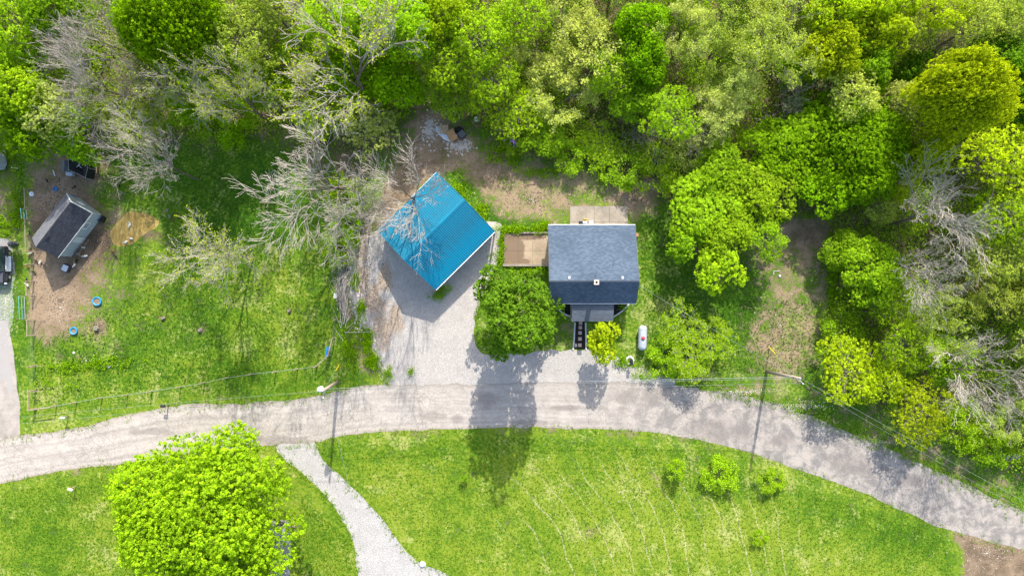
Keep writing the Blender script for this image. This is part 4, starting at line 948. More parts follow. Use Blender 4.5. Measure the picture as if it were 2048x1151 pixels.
def stones_stuff(name, label, regions, n, smin, smax, mat, seed):
    r = np.random.default_rng(seed); V = []; F = []; k = 0
    for px, py, rx, ry, wgt in regions:
        m = int(n*wgt); a = r.uniform(0,6.283,m); d = np.abs(r.normal(0,.62,m))
        for i in range(m):
            w = W(px + rx*d[i]*math.cos(a[i]), py + ry*d[i]*math.sin(a[i])); s_ = smin + (smax-smin)*r.random()**2.5
            rot = r.uniform(0,3); pts = [(-1,-.8,0),(1,-1,0),(1.1,.8,0),(-.9,1,0),(-.5,-.5,.8),(.6,-.4,.9),(.5,.5,.7),(-.4,.6,.85)]
            for x, y, z in pts:
                x += r.uniform(-.25,.25); y += r.uniform(-.25,.25)
                V.append((w.x + s_*(x*math.cos(rot)-y*math.sin(rot)), w.y + s_*(x*math.sin(rot)+y*math.cos(rot)), s_*z*.8))
            F += [(k+4,k+5,k+6,k+7),(k,k+1,k+5,k+4),(k+1,k+2,k+6,k+5),(k+2,k+3,k+7,k+6),(k+3,k,k+4,k+7)]; k += 8
    o = link(name, np_mesh(name, V, F, mat)); tag(o, label, kind='stuff')
stones_stuff('rubble', 'pale rubble and stones along the left edge of the gravel lot', [(703,545,9,30,.25),(712,600,14,30,.2),(722,640,16,26,.15),(735,680,14,26,.12),(708,480,10,30,.08),(860,258,20,30,.3),(920,292,30,12,.25),(756,725,10,22,.06)], 1100, .035, .15, M['stone'], 21)
stones_stuff('gravel_stones', 'loose pale gravel spilled over the edges of lot and lane', [(1290,742,50,12,.2),(1600,812,60,10,.2),(1480,783,60,7,.2),(1760,885,60,12,.12),(770,745,14,26,.1),(870,640,90,80,.25),(900,710,90,40,.2),(12,600,18,80,.3),(1975,1105,130,70,.12)], 2600, .02, .05, M['stone'], 22)

M['clod'] = plain('soil_clods', (.17, .125, .085), .95, .5, 6)
stones_stuff('soil_clods', 'clods, chips and bits of litter on the bare ground', [(110,420,70,110,.22),(120,600,60,60,.12),(200,500,40,50,.05),(800,330,90,70,.16),(1060,400,110,50,.17),(1270,400,50,40,.06),(1610,480,40,50,.06),(1560,670,60,70,.06),(1990,1110,70,50,.05),(735,560,30,90,.1)], 2600, .025, .085, M['clod'], 25)
stones_stuff('litter_chips', 'pale chips and straw bits scattered on dirt and lawn', [(110,420,70,110,.15),(120,620,70,60,.1),(830,330,80,70,.15),(1060,400,110,50,.2),(1250,980,330,120,.25),(1560,650,60,90,.08),(200,720,90,22,.07)], 900, .02, .055, M['stone'], 26)
# ---------------------------------------------------------------- birds
def bird_mesh():
    body = MB()
    prof = [(.012,-.20),(.06,-.16),(.10,-.08),(.12,.0),(.105,.08),(.07,.14),(.04,.17)]
    body.lathe(prof, (0,0,.20), 10, 'X', sx=.95, sy=.9)
    body.tube([(.12,0,.24),(.17,0,.33),(.19,0,.39)], [.055,.04,.035], 8); body.lathe([(.01,-.045),(.04,-.02),(.045,.01),(.03,.04),(.01,.05)], (.205,0,.41), 8)
    body.tube([(-.15,0,.24),(-.25,0,.33),(-.30,0,.31)], [.06,.05,.02], 6)
    legs = [MB().tube([(0.02,s*.045,.13),(.02,s*.05,.02),(.07,s*.05,.005)], [.012,.01,.008], 5) for s in (-1,1)]
    beak = MB().tube([(.24,0,.41),(.29,0,.395)], [.018,.003], 5); comb = MB().add([(.17,0,.44),(.25,0,.44),(.22,.01,.49),(.19,-.01,.48)], [(0,1,2,3)])
    return body, legs, beak, comb
bm_, lg_, bk_, cb_ = bird_mesh(); BM = {k: bm_.mesh('bird_body', M['feather_'+k], True) for k in ('white','black','brown','grey')}
LG = [l.mesh('bird_leg', M['yellow']) for l in lg_]; BK = bk_.mesh('bird_beak', M['yellow']); CB = cb_.mesh('bird_comb', M['red'])
birds = [(97,362,'black','black hen on open dirt left of the netted run'),(152,374,'black','black hen between the netted run and the coop'),(240,364,'black','upper of two black hens on grass left of the bare tree'),(241,372,'black','lower of two black hens on grass left of the bare tree'),(245,387,'grey','dark hen on grass above the pond, under bare twigs'),
 (336,421,'grey','highest of the three birds right of the pond'),(341,433,'grey','grey bird, middle of the three right of the pond'),(348,440,'brown','brown bird, lowest of the three right of the pond'),(261,449,'white','white duck swimming in the middle of the pond'),(264,477,'white','white duck at the lower shore of the pond'),(254,484,'white','pale duck at the very lower left of the pond'),
 (227,503,'brown','brown hen below the pond, upper of a pair'),(233,512,'black','black hen below the pond, lower of a pair'),(187,453,'white','white hen at the long wall of the coop near its right corner'),(173,462,'white','white hen at the middle of the long coop wall'),(170,495,'white','white hen in the dark mud under the coop wall'),(161,509,'grey','grey goose below the lower corner of the coop'),(173,512,'white','white goose below the lower corner of the coop'),
 (152,529,'white','white duck just right of the charcoal crate'),(156,522,'black','black hen above the white duck by the charcoal crate'),(75,522,'black','black hen below the left end of the coop roof'),(84,523,'white','white hen below the left end of the coop roof'),(71,544,'black','large black and grey bird on tan dirt left of the charcoal crate'),(58,533,'brown','brown hen at the fence, level with the charcoal crate'),
 (56,560,'black','black hen at the fence level with the car bonnet'),(57,569,'white','white hen at the fence just below a black one'),(62,467,'black','black hen at the fence by the left tip of the coop'),(62,499,'brown','dark brown hen at the fence below the coop tip'),(60,512,'brown','reddish hen at the fence, below the dark brown one'),(64,506,'white','pale hen standing between two brown ones at the fence')]
for i, (x, y, c, la) in enumerate(birds):
    rr = random.Random(i); w = W(x, y); e = empty('duck' if 'duck' in la or 'goose' in la else 'hen', (w.x,w.y,.0), rr.uniform(0,6.28)); s_ = rr.uniform(.85,1.05)*(1.2 if 'goose' in la or 'large' in la or 'duck' in la else 1.0)
    e.scale = (s_,)*3; tag(e, la, 'goose' if 'goose' in la else 'duck' if 'duck' in la else 'chicken', 'poultry loose in the yard')
    if 'pond' in la and c == 'white' and 'middle' in la: e.location.z = -.1
    link('body', BM[c], e); link('leg', LG[0], e); link('leg', LG[1], e); link('beak', BK, e)
    if not ('duck' in la or 'goose' in la): link('comb', CB, e)

# ================================================================ TREES
def unit(v): return v / np.maximum(np.linalg.norm(v, axis=-1, keepdims=True), 1e-9)
def tubes_np(P0, P1, R0, R1, sides):
    d = unit(P1 - P0); ref = np.where(np.abs(d[:, 2:3]) > .9, [[1., 0, 0]], [[0, 0, 1.]]); a = unit(np.cross(d, ref)); b = np.cross(d, a); n = len(P0)
    t = np.arange(sides) * 2 * np.pi / sides; ring = a[:, None] * np.cos(t)[None, :, None] + b[:, None] * np.sin(t)[None, :, None]
    V = np.concatenate([P0[:, None] + ring * R0[:, None, None], P1[:, None] + ring * R1[:, None, None]], 1).reshape(-1, 3)
    k = np.arange(sides); k2 = (k + 1) % sides; f = np.stack([k, k2, k2 + sides, k + sides], 1)
    F = (f[None] + (np.arange(n) * 2 * sides)[:, None, None]).reshape(-1, 4)
    return V, F
def leaves_np(C, Nn, size, rng):
    n = len(C); Nn = unit(Nn); a = unit(np.cross(Nn, unit(rng.normal(size=(n, 3))))); b = np.cross(Nn, a)
    s = (size * rng.uniform(.65, 1.3, n))[:, None]; w = s * rng.uniform(.55, .9, (n, 1))
    V = np.stack([C - a * s, C - b * w + Nn * s * .15, C + a * s, C + b * w + Nn * s * .15], 1).reshape(-1, 3)
    return V, np.arange(4 * n).reshape(n, 4)
def grow(rng, H, R, kids=(5, 4, 4, 3, 3), spread=(.75, .7, .65, .6, .6), up=.06, trunk=.30, r0=.26, lean=.05, ratio=(.62, .68, .66, .62, .6)):
    P = np.zeros((1, 3)); D = unit(np.array([[rng.normal(0, lean), rng.normal(0, lean), 1.]])); Ln = np.array([H * trunk]); Rd = np.array([r0]); segs = []; nodes = None
    for lev in range(len(kids) + 1):
        ns = 4 if lev < 3 else 3; p = P; d = D; hist = []; Rend = Rd * (.62 if lev else .72)
        for s in range(ns):
            d = unit(d + rng.normal(0, .05 + .028 * lev, d.shape) + np.array([0, 0, up])); q = p + d * (Ln / ns)[:, None]
            ra = Rd + (Rend - Rd) * (s / ns); rb = Rd + (Rend - Rd) * ((s + 1) / ns); segs.append((p, q, ra, rb, np.full(len(p), lev))); p = q; hist.append((q, d))
        if lev == len(kids): tips = p; tipd = d; break
        k = kids[lev]; NP, ND, NL, NR = [], [], [], []
        for j in range(k):
            idx = ns - 1 if (j < 2 or lev == 0 and j < 3) else rng.integers(max(0, ns - 3), ns - 1) if ns > 2 else 0
            hp, hd = hist[idx]; ang = spread[lev] * rng.uniform(.55, 1.25, len(hp)); 
            perp = unit(np.cross(hd, unit(rng.normal(size=hd.shape)))); 
            if lev == 0: az = 2 * np.pi * (j + rng.uniform(-.2, .2)) / k; perp = np.array([[math.cos(az), math.sin(az), 0.]])
            nd = unit(hd * np.cos(ang)[:, None] + perp * np.sin(ang)[:, None])
            NP.append(hp); ND.append(nd); NL.append(Ln * (ratio[lev] if lev else .8) * rng.uniform(.7, 1.2, len(hp))); NR.append(np.full(len(hp), 1.) * Rend * (.78 if j < 2 else .58))
        P = np.concatenate(NP); D = np.concatenate(ND); Ln = np.concatenate(NL); Rd = np.maximum(np.concatenate(NR), .012)
    P0 = np.concatenate([s[0] for s in segs]); P1 = np.concatenate([s[1] for s in segs]); R0 = np.concatenate([s[2] for s in segs]); R1 = np.concatenate([s[3] for s in segs]); lv = np.concatenate([s[4] for s in segs])
    c = tips[:, :2].mean(0); rad = np.percentile(np.linalg.norm(tips[:, :2] - c, axis=1), 90); kx = R / rad; kz = H / tips[:, 2].max()
    sc = np.array([kx, kx, kz]); return P0 * sc, P1 * sc, R0, R1, lv, tips * sc, tipd
def wood_meshes(name, P0, P1, R0, R1, lv, mat, minr=.015, thin=1.0, tmat=None):
    R0 = np.maximum(R0 * thin, minr); R1 = np.maximum(R1 * thin, minr * .8); t = lv <= 1
    V, F = tubes_np(P0[t], P1[t], R0[t], R1[t], 7); tm = np_mesh(name + '_trunk', V, F, tmat or mat, True)
    u = ~t; V, F = tubes_np(P0[u], P1[u], R0[u], R1[u], 3); bmh = np_mesh(name + '_branches', V, F, mat, False)
    return tm, bmh
def dense(name, seed, R, H, V_=None, cap=75000, nl=24, leaf=.125, flat=.75, gap=.0, clump=.25, space=.30, per=13, mat=None, parts=None):
    """crown = lobes on one or more ellipsoids; lobes carry separate leaf clumps; clumps carry leaves"""
    rng = np.random.default_rng(seed); V_ = V_ or R * flat; ctr = np.array([0, 0, H - V_]); LC, LR = [], []
    for px_, py_, pz_, pr_, pv_, n_ in (parts or [(0, 0, 0, R, V_, nl)]):
        d = unit(rng.normal(size=(n_ * 3, 3))); d = d[d[:, 2] > -.3][:n_]
        asym = 1 + .15 * np.sin(np.arctan2(d[:, 1], d[:, 0]) * rng.integers(2, 4) + rng.uniform(0, 6)) + rng.normal(0, .15, len(d)); c0 = ctr + np.array([px_, py_, pz_])
        LC.append(c0 + d * np.array([pr_, pr_, pv_]) * (.68 * asym)[:, None]); LR.append(pr_ * rng.uniform(.20, .36, len(d)) * (1.3 if n_ < 16 else 1))
        LC.append(c0[None] + np.array([[0, 0, pv_ * .25]])); LR.append(np.array([pr_ * .5]))
    lc = np.concatenate(LC); lr = np.concatenate(LR)
    CC, CD = [], []
    for c, r in zip(lc, lr):
        n = max(5, int(2 * math.pi * r * r / (space * space) * .55 * (1 - gap))); dd = unit(rng.normal(size=(n, 3)) + unit(c - ctr) * .5 + np.array([0, 0, .4])); CC.append(c + dd * (r * rng.uniform(.72, 1.12, (n, 1)))); CD.append(dd)
    CC = np.concatenate(CC); CD = np.concatenate(CD); m = per
    if len(CC) * m > cap: k = rng.random(len(CC)) < cap / (len(CC) * m); CC = CC[k]; CD = CD[k]
    nC = len(CC); ct = rng.uniform(0, 1, nC) ** 1.3; sz = rng.uniform(.6, 1.35, (nC, 1, 1))
    od = unit(rng.normal(size=(nC, m, 3)) + CD[:, None] * .8 + np.array([0, 0, .5])); off = od * (clump * rng.uniform(.3, 1.0, (nC, m, 1))) * np.array([1, 1, .7]) * sz
    C = (CC[:, None] + off).reshape(-1, 3); Nn = (od * .8 + np.array([0, 0, .35]) + rng.normal(0, .38, off.shape)).reshape(-1, 3)
    tint = np.clip(np.repeat(ct, m) * .7 + rng.uniform(0, .3, nC * m), 0, 1)
    V, F = leaves_np(C, Nn, leaf, rng); cm = np_mesh(name + '_crown', V, F, M['leaf'], fattr={'tint': tint})
    # trunk with limbs to the lobes
    P0, P1, R0, R1, lv = [], [], [], [], []
    def path(a, b, ra, rb, l, k=5, bow=.15):
        a = np.array(a); b = np.array(b); prev = a; bw = rng.normal(0, bow, 3)
        for i in range(1, k + 1):
            t = i / k; q = a + (b - a) * t + bw * math.sin(math.pi * t) + np.array([0, 0, -.12 * np.linalg.norm(b - a) * math.sin(math.pi * t)]) * (l > 0)
            P0.append(prev); P1.append(q); R0.append(ra + (rb - ra) * (i - 1) / k); R1.append(ra + (rb - ra) * i / k); lv.append(l); prev = q
    fork = np.array([0, 0, max(.6, (H - 2 * V_) * .9 + .3)]); r0 = .045 * R + .06; path((0, 0, 0), fork, r0, r0 * .75, 0, 4, .1); path(fork, ctr + [0, 0, V_ * .3], r0 * .72, r0 * .2, 0, 4, .2)
    for i, (c, r) in enumerate(zip(lc, lr)):
        s_ = fork + (ctr + [0, 0, V_ * .2] - fork) * rng.uniform(0, .8); path(s_, c, r0 * .4, r0 * .12, 1)
        for _ in range(4): path(c, c + unit(rng.normal(size=3) + np.array([0, 0, .5])) * r * .95, r0 * .11, .015, 2, 3, .1)
    tm, bmh = wood_meshes(name, np.array(P0), np.array(P1), np.array(R0), np.array(R1), np.array(lv), mat or M['bark'])
    return tm, bmh, cm
def openkind(name, seed, R, H, leafn, leaf=.1, mat=None, scat=.4, frac=1.0, **kw):
    rng = np.random.default_rng(seed); P0, P1, R0, R1, lv, tips, td = grow(rng, H, R, **kw); tm, bmh = wood_meshes(name, P0, P1, R0, R1, lv, mat or M['bark_mid'], .015, .66, M['bark']); cm = None
    if leafn:
        last = lv == lv.max(); q = P1[last]; q = q[rng.random(len(q)) < frac]; C = np.repeat(q, leafn, 0) + rng.normal(0, scat, (len(q) * leafn, 3)); Nn = rng.normal(0, .6, C.shape) + np.array([0, 0, .7])
        tint = np.repeat(rng.uniform(0, .5, len(q)), leafn) + rng.uniform(0, .5, len(C)); V, F = leaves_np(C, Nn, leaf, rng); cm = np_mesh(name + '_crown', V, F, M['leaf'], fattr={'tint': tint})
    return tm, bmh, cm
K = {}
K['big'] = [(8.0, 14, dense('maple', 102, 8.0, 14, nl=60, leaf=.11, flat=.6, clump=.27, space=.32, per=14, cap=120000))]
K['giant'] = [(9.4, 13, dense('giant_maple', 101, 9.4, 13, V_=6, leaf=.112, clump=.28, space=.30, per=14, cap=170000, parts=[(-.3, 1.3, 0, 8.2, 6.0, 60), (4.2, -4.0, -1.2, 5.2, 4.4, 30), (-2.6, -5.6, -3.2, 3.4, 2.6, 14), (-5.6, -1.0, -1.0, 3.6, 3.0, 14)]))]
K['mid'] = [(4.8, 12, dense('tree', 110 + i, 4.8, 12, nl=26 + 3 * i, leaf=.108, flat=.8)) for i in range(5)]
K['small'] = [(2.7, 7, dense('small_tree', 120 + i, 2.7, 7, nl=13, leaf=.11, flat=.8, clump=.26, space=.3)) for i in range(3)]
K['airy'] = [(4.8, 13, dense('airy', 130 + i, 4.8, 13, nl=26 + 3 * i, leaf=.105, flat=.8, clump=.30, space=.42, per=10, gap=.1, mat=M['bark_mid'])) for i in range(4)]
K['spring'] = [(5.5, 15, openkind('spring', 140 + i, 5.5, 15, 6, .12, M['bark_pale'] if i % 2 else M['bark_mid'], .22, .7, kids=(5, 4, 4, 4, 2), spread=(.72, .62, .58, .55, .55))) for i in range(4)]
K['bud'] = [(5.5, 16, openkind('bud', 150 + i, 5.5, 16, 2, .07, M['bark_pale'], .14, .34, kids=(6, 5, 4, 4, 4), spread=(.8, .62, .55, .5, .5), up=.04)) for i in range(3)]
K['bare'] = [(6.0, 17, openkind('bare', 160 + i, 6.0, 17, 0, mat=M['bark_pale'], kids=(6, 5, 4, 4, 4), spread=(.8, .62, .55, .5, .5), up=.04)) for i in range(3)]
K['twig'] = [(3.6, 9, openkind('twiggy', 170 + i, 3.6, 9, 0, mat=M['bark_mid'], kids=(6, 4, 4, 3, 3))) for i in range(2)]
K['scrub'] = [(3.0, 4.5, openkind('scrub', 180 + i, 3.0, 4.5, 7, .115, M['bark_mid'], .26, kids=(6, 4, 3, 3), trunk=.16, r0=.1, spread=(1.0, .8, .7, .6))) for i in range(2)]
K['cone'] = [(4.7, 13.5, dense('conifer', 190, 4.7, 13.5, V_=6.0, leaf=.12, clump=.30, space=.34, per=15, parts=[(0, 0, 0, 4.3, 6.0, 40), (2.6, 2.2, -3, 2.6, 2.6, 9), (2.9, -2.2, -4, 2.3, 2.2, 8), (-2.8, 1.0, -3, 2.4, 2.6, 8), (.8, -3.4, -4.5, 2.2, 2.0, 8)]))]
CL = {'G': (.225, .395, .003), 'L': (.30, .455, .010), 'Y': (.385, .485, .008), 'D': (.13, .26, .006), 'P': (.40, .46, .10), 'O': (.32, .405, .05), 'M': (.24, .39, .010), 'N': (.135, .245, .012), 'B': (.42, .49, .085)}
cnt = [0]; rt = random.Random(77)
def tree(px, py, rpx, kind, col, H, label, cat='tree', name=None, group=None, rz=None, squash=None):
    if kind not in ('bare', 'bud', 'big', 'giant', 'cone') and py < 900:
        H *= .66 if (px > 840 or py < -50) else .8      # heights cut so crown shadows stay short; wooded slope taken to fall away
        if 930 < px < 1335 and py < 350: H = min(H, max(2.4, (350 - py) / 26))
        if 700 < px <= 930 and 20 < py < 300: H = min(H, max(2.6, (275 - py) / 20))
        if px > 1660 and 700 < py: H = min(H, 5.0)
        if 1330 < px < 1600 and py > 320: H = min(H, 5.5)
        if 1540 < px < 1800 and 240 < py < 420: H = min(H, 5.8)
    if kind == 'bare' or kind == 'bud': H *= 1.12
    v = K[kind][cnt[0] % len(K[kind])]; cnt[0] += 1
    R0_, H0, (tm, bmh, cm) = v; hc = H * .68; c = W(px, py, hc); R = rpx * S * (HC - hc) / HC
    nm = name or {'big': 'maple_tree', 'mid': 'leafy_tree', 'small': 'small_tree', 'airy': 'leafy_tree', 'spring': 'budding_tree', 'bud': 'budding_tree', 'giant': 'maple_tree', 'bare': 'bare_tree', 'twig': 'bare_tree', 'scrub': 'shrub', 'cone': 'leafy_tree'}[kind]
    e = empty(nm, (c.x, c.y, 0), rt.uniform(0, 6.28) if rz is None else rz); e.scale = (R / R0_, R / R0_ * (squash or 1), H / H0); tag(e, label, cat, group)
    link('trunk', tm, e); link('branches', bmh, e)
    if cm: o = link('crown', cm, e); b = CL[col]; j = rt.uniform(1.0, 1.25) * (1.08 if py < 340 and kind in ('mid', 'airy', 'spring', 'scrub') else 1.0); h = rt.uniform(.95, 1.05); o.color = (b[0] * j * h, b[1] * j, b[2] * j, 1)
    return e
TREES = [
 # px, py, r, kind, colour, height, label
 (402,1050,190,'giant','L',14,'huge bright green maple in the lower left lawn covering the road edge'),
 (1034,636,88,'cone','N',15,'tall dense green tree at the left front corner of the house'),
 (1207,680,31,'small','Y',7.5,'narrow yellow tipped tree right in front of the porch'),
 (1378,688,72,'spring','L',5.5,'low spreading lime tree right of the propane tank'),
 (1334,712,38,'scrub','L',3.0,'low lime shrub between the propane tank and the road'),
 (1430,672,44,'spring','L',5,'thin outer part of lime foliage under the service cable'),
 (1405,420,82,'mid','L',13,'pale lime tree right of the house, left part of a wide crown'),
 (1498,398,80,'mid','L',14,'pale lime tree right of the house, right part of a wide crown'),
 (1440,345,62,'mid','L',13,'pale lime tree top above the wide lime crown'),
 (1448,470,62,'mid','L',12,'lime foliage in the middle of the right yard edge'),
 (1525,480,44,'airy','L',9,'small loose lime tree at the clearing right of the house'),
 (1438,540,48,'small','L',9,'round lime tree alone in the right yard lawn'),
 (1368,490,36,'small','M',9,'lower left lobe of lime foliage beside the house lawn'),
 (1620,275,92,'mid','G',15,'saturated green maple, upper left of the big green group'),
 (1725,300,100,'big','G',8,'largest saturated green maple crown right of centre'),
 (1655,368,70,'mid','G',14,'saturated green maple, lower lobe above the clearing'),
 (1555,300,66,'mid','G',13,'saturated green maple touching the pale lime tree'),
 (1770,250,60,'mid','G',15,'saturated green maple, upper right of the big green group'),
 (1850,305,44,'mid','Y',14,'round yellow green tree right of the saturated maples'),
 (1795,370,40,'airy','Y',11,'small yellow green tree below the round yellow one'),
 (1755,410,40,'airy','O',9,'olive shrub like tree above the bare trunk at right'),
 (1915,190,82,'big','Y',17,'glowing yellow green maple near the upper right corner'),
 (1985,130,62,'mid','D',15,'dark green tree right of the glowing yellow maple, upper one'),
 (2030,210,56,'mid','D',15,'dark green tree at the right edge beside the glowing maple'),
 (2030,60,60,'airy','O',16,'olive tree in the upper right corner'),
 (1950,50,62,'airy','O',16,'olive tree at the top edge near the right corner'),
 (1880,30,56,'airy','Y',15,'yellow olive tree at the top edge left of the corner'),
 (1890,110,50,'twig','P',13,'grey twiggy bare tree above the glowing yellow maple'),
 (1815,80,42,'airy','O',12,'olive tree left of the grey twiggy tree near the top right'),
 (1820,140,36,'small','D',9,'dark small tree in the gap left of the grey twiggy tree'),
 (1760,70,56,'mid','Y',15,'yellow green tree at the top right group, right member'),
 (1760,10,60,'mid','Y',15,'yellow green tree touching the top edge, right one'),
 (1665,30,56,'mid','Y',15,'yellow green tree touching the top edge, left one'),
 (1660,110,56,'mid','Y',15,'yellow green tree at the top right group, left member'),
 (1740,140,48,'mid','M',13,'mid green tree below the yellow green group'),
 (1700,200,54,'airy','B',14,'pale yellow round tree just above the saturated maples'),
 (1800,210,44,'airy','P',12,'pale olive tree left of the glowing yellow maple'),
 (1580,205,58,'twig','P',12,'grey tangled bare tree above the saturated maples'),
 (1590,140,42,'mid','G',9,'bright green young tree behind the tangled bare tree'),
 (1540,70,90,'spring','O',17,'large budding tree with dark forked trunk near the top'),
 (1450,90,72,'spring','O',16,'grey olive budding tree left of the forked one at top'),
 (1380,50,60,'spring','P',15,'pale budding tree at the top edge right of the green crown'),
 (1470,180,66,'spring','P',14,'pale budding tree below the grey olive one'),
 (1440,235,56,'spring','P',12,'pale olive budding tree above the wide lime crown'),
 (1385,260,50,'twig','P',9,'grey brown twiggy tree above the pale lime tree'),
 (1385,310,36,'scrub','P',5,'pale flowering shrub above the wide lime crown left end'),
 (1345,240,62,'airy','L',13,'rounded lime tree left of the pale budding ones'),
 (1280,265,48,'twig','P',9,'bare grey tree in the forest edge above the house'),
 (1270,200,50,'mid','M',9,'mid green tree behind the bare grey one'),
 (1195,290,44,'airy','L',7,'lime tree at the forest edge directly above the patio'),
 (1150,310,40,'scrub','M',4,'green shrub at the edge of the bare yard above the house'),
 (1250,335,46,'scrub','M',3.5,'low green shrub right of the shadow streaks above the patio'),
 (1318,330,50,'scrub','M',4,'dark green shrub left of the pale lime tree'),
 (1280,60,56,'mid','G',14,'bright green tree at the top, right of the pale spreading one'),
 (1285,115,50,'mid','G',13,'bright green tree below another at the top centre right'),
 (1220,150,50,'airy','L',13,'loose lime tree right of the pale spreading one'),
 (1110,105,110,'spring','B',18,'wide pale spreading budding tree with dark trunk at top centre'),
 (1100,200,72,'spring','B',15,'pale budding tree below the wide spreading one'),
 (1180,40,60,'spring','B',15,'pale budding tree right of the wide one at the top edge'),
 (1040,30,60,'airy','L',14,'lime tree at the top edge left of the wide pale one'),
 (1030,230,62,'airy','L',11,'lime tree above the lilac flowers'),
 (1090,270,48,'mid','M',7,'green tree right of the lilac flowers'),
 (985,160,66,'airy','L',13,'lime tree left below the wide pale one'),
 (960,80,66,'airy','L',15,'lime tree between the two lime rows at the top'),
 (900,120,62,'airy','L',14,'lime tree above the dumped junk, higher one'),
 (920,195,52,'airy','M',10,'green tree directly above the dumped junk'),
 (885,35,60,'mid','Y',15,'yellow lime tree at the top edge left of centre'),
 (820,60,62,'mid','L',15,'lime tree at the top, right of the big budding tree'),
 (835,130,50,'spring','B',12,'small pale round budding tree above the bare branches'),
 (870,180,40,'airy','M',8,'green tree beside the dirt track behind the barn'),
 (740,50,66,'mid','L',15,'lime tree behind the big budding tree near the top'),
 (660,50,60,'airy','L',14,'lime tree at the top above the big budding tree'),
 (700,150,70,'mid','G',7,'bright green low tree seen through the big budding tree'),
 (790,160,56,'mid','G',7,'bright green low tree right of the big budding one'),
 (600,110,60,'airy','M',9,'green tree left of the big budding one'),
 (685,140,150,'bud','Y',17,'big open budding tree with curved pale limbs at upper left centre'),
 (735,245,72,'airy','P',10,'pale lime tree below the big budding one, above the barn'),
 (640,230,54,'airy','M',6,'green undergrowth tree left of the pale lime one above the barn'),
 (630,330,138,'bare','P',18,'largest leafless tree with pale twigs above the left lawn'),
 (800,362,104,'bare','P',17,'leafless tree whose twigs hang over the blue barn roof'),
 (690,450,66,'bare','P',15,'leafless tree with low drooping twigs left of the barn'),
 (545,20,50,'airy','O',14,'olive tree at the top edge, upper left'),
 (500,85,74,'airy','O',15,'large olive lime tree right of the bright green maple'),
 (540,170,50,'mid','M',8,'green low tree behind budding twigs, upper left'),
 (455,190,76,'bud','Y',15,'budding tree with yellow buds right below the bright maple'),
 (350,45,98,'big','G',16,'round bright green maple at the top edge, upper left'),
 (420,120,62,'mid','G',14,'bright green maple lobe under the round one'),
 (300,105,24,'small','L',11,'small lime crown at the lower left of the bright maple'),
 (460,240,48,'scrub','G',5,'bright green bush under the budding tree'),
 (340,165,80,'bud','Y',15,'budding tree with crooked white limbs left of centre in upper left'),
 (385,205,56,'mid','G',6,'bright low green tree under the crooked budding limbs'),
 (205,60,84,'bare','P',15,'leafless grey tree left of the bright maple'),
 (150,140,96,'bare','P',16,'leafless tree leaning left among the upper left trees'),
 (255,170,70,'twig','P',12,'brown twiggy tree in the middle of the upper left trees'),
 (180,190,66,'spring','O',11,'olive budding tree among the leafless upper left ones'),
 (265,250,70,'spring','O',9,'brown olive budding tree above the left lawn'),
 (298,325,86,'bare','P',14,'leafless tree reaching left over the lawn above the pond'),
 (418,505,88,'bud','Y',15,'lone budding tree leaning left in the middle of the left lawn'),
 (110,25,56,'mid','M',14,'mid green tree at the top edge near the left corner'),
 (35,55,72,'airy','L',15,'lime tree in the upper left corner'),
 (70,130,60,'airy','M',12,'green tree below the one in the upper left corner'),
 (40,190,72,'mid','L',14,'bright lime tree at the left edge, upper left'),
 (110,220,60,'airy','P',13,'pale lime tree right of the bright lime one at the left edge'),
 (70,255,56,'mid','G',11,'green tree above the left wooden fence'),
 (150,265,60,'mid','M',9,'green tree overhanging the dirt yard above the hen hut'),
 (5,220,40,'mid','G',10,'dark green crown cut by the left edge'),
 (2,455,20,'small','M',5,'small green tree cut by the left edge above the car'),
 (690,400,44,'scrub','M',4,'green bush at the foot of the leafless trees, upper one'),
 (692,455,34,'scrub','G',3.5,'bright green bush left of the barn, middle one'),
 (682,495,34,'scrub','M',3,'green bush left of the barn, lowest one'),
 (1900,430,108,'bare','P',15,'wide leafless tree in the right forest leaning right'),
 (1880,520,76,'bare','P',12,'leafless branches below the wide leafless tree'),
 (2000,330,80,'airy','Y',15,'yellow lime tree at the right edge, middle'),
 (2010,440,66,'airy','L',14,'lime tree at the right edge beside the leafless one'),
 (1990,520,56,'airy','O',12,'olive tree at the right edge below the leafless one'),
 (2030,600,50,'mid','O',11,'olive tree cut by the right edge, middle height'),
 (1950,600,60,'spring','O',12,'olive budding tree left of the right edge'),
 (1740,540,66,'mid','L',9,'lime tree at the clearing edge, right yard'),
 (1690,500,44,'mid','M',6,'green tree at the clearing edge, left of the lime one'),
 (1780,600,50,'airy','L',8,'lime tree behind the fallen logs'),
 (1690,670,50,'scrub','M',4,'green shrub beside the clearing below the long log'),
 (1860,650,70,'spring','O',12,'grey olive budding tree right of the long log'),
 (1800,690,60,'airy','L',10,'lime tree right of the lower clearing'),
 (1700,745,70,'airy','Y',11,'yellow lime tree overhanging the utility pole lines'),
 (1775,760,50,'airy','Y',10,'yellow lime tree right of the one at the pole lines'),
 (1835,825,66,'airy','Y',10,'lowest yellow tree above the road at right'),
 (1890,720,56,'mid','M',8,'green tree left of the pale drooping bare branches'),
 (1985,745,96,'bare','P',15,'leafless tree with long pale branches reaching the right edge'),
 (1940,850,50,'scrub','L',5,'lime shrub below the long pale branches at right'),
 (2020,860,46,'spring','O',8,'thin olive tree at the lower right forest edge'),
 (1355,938,20,'scrub','L',2.6,'left of three small shrubs in the lower lawn'),
 (1438,946,36,'scrub','L',1.7,'middle and widest of three small shrubs in the lower lawn'),
 (1549,962,27,'scrub','L',1.6,'right of three small shrubs in the lower lawn'),
 (1522,1075,16,'scrub','L',1.0,'tiny sapling in the lower right part of the lawn'),
 (928,958,7,'scrub','M',1.5,'tiny dark sapling in the lawn left of the three shrubs'),
 (1030,287,22,'scrub','M',2.5,'shrub behind the lilac flowers at the yard edge'),
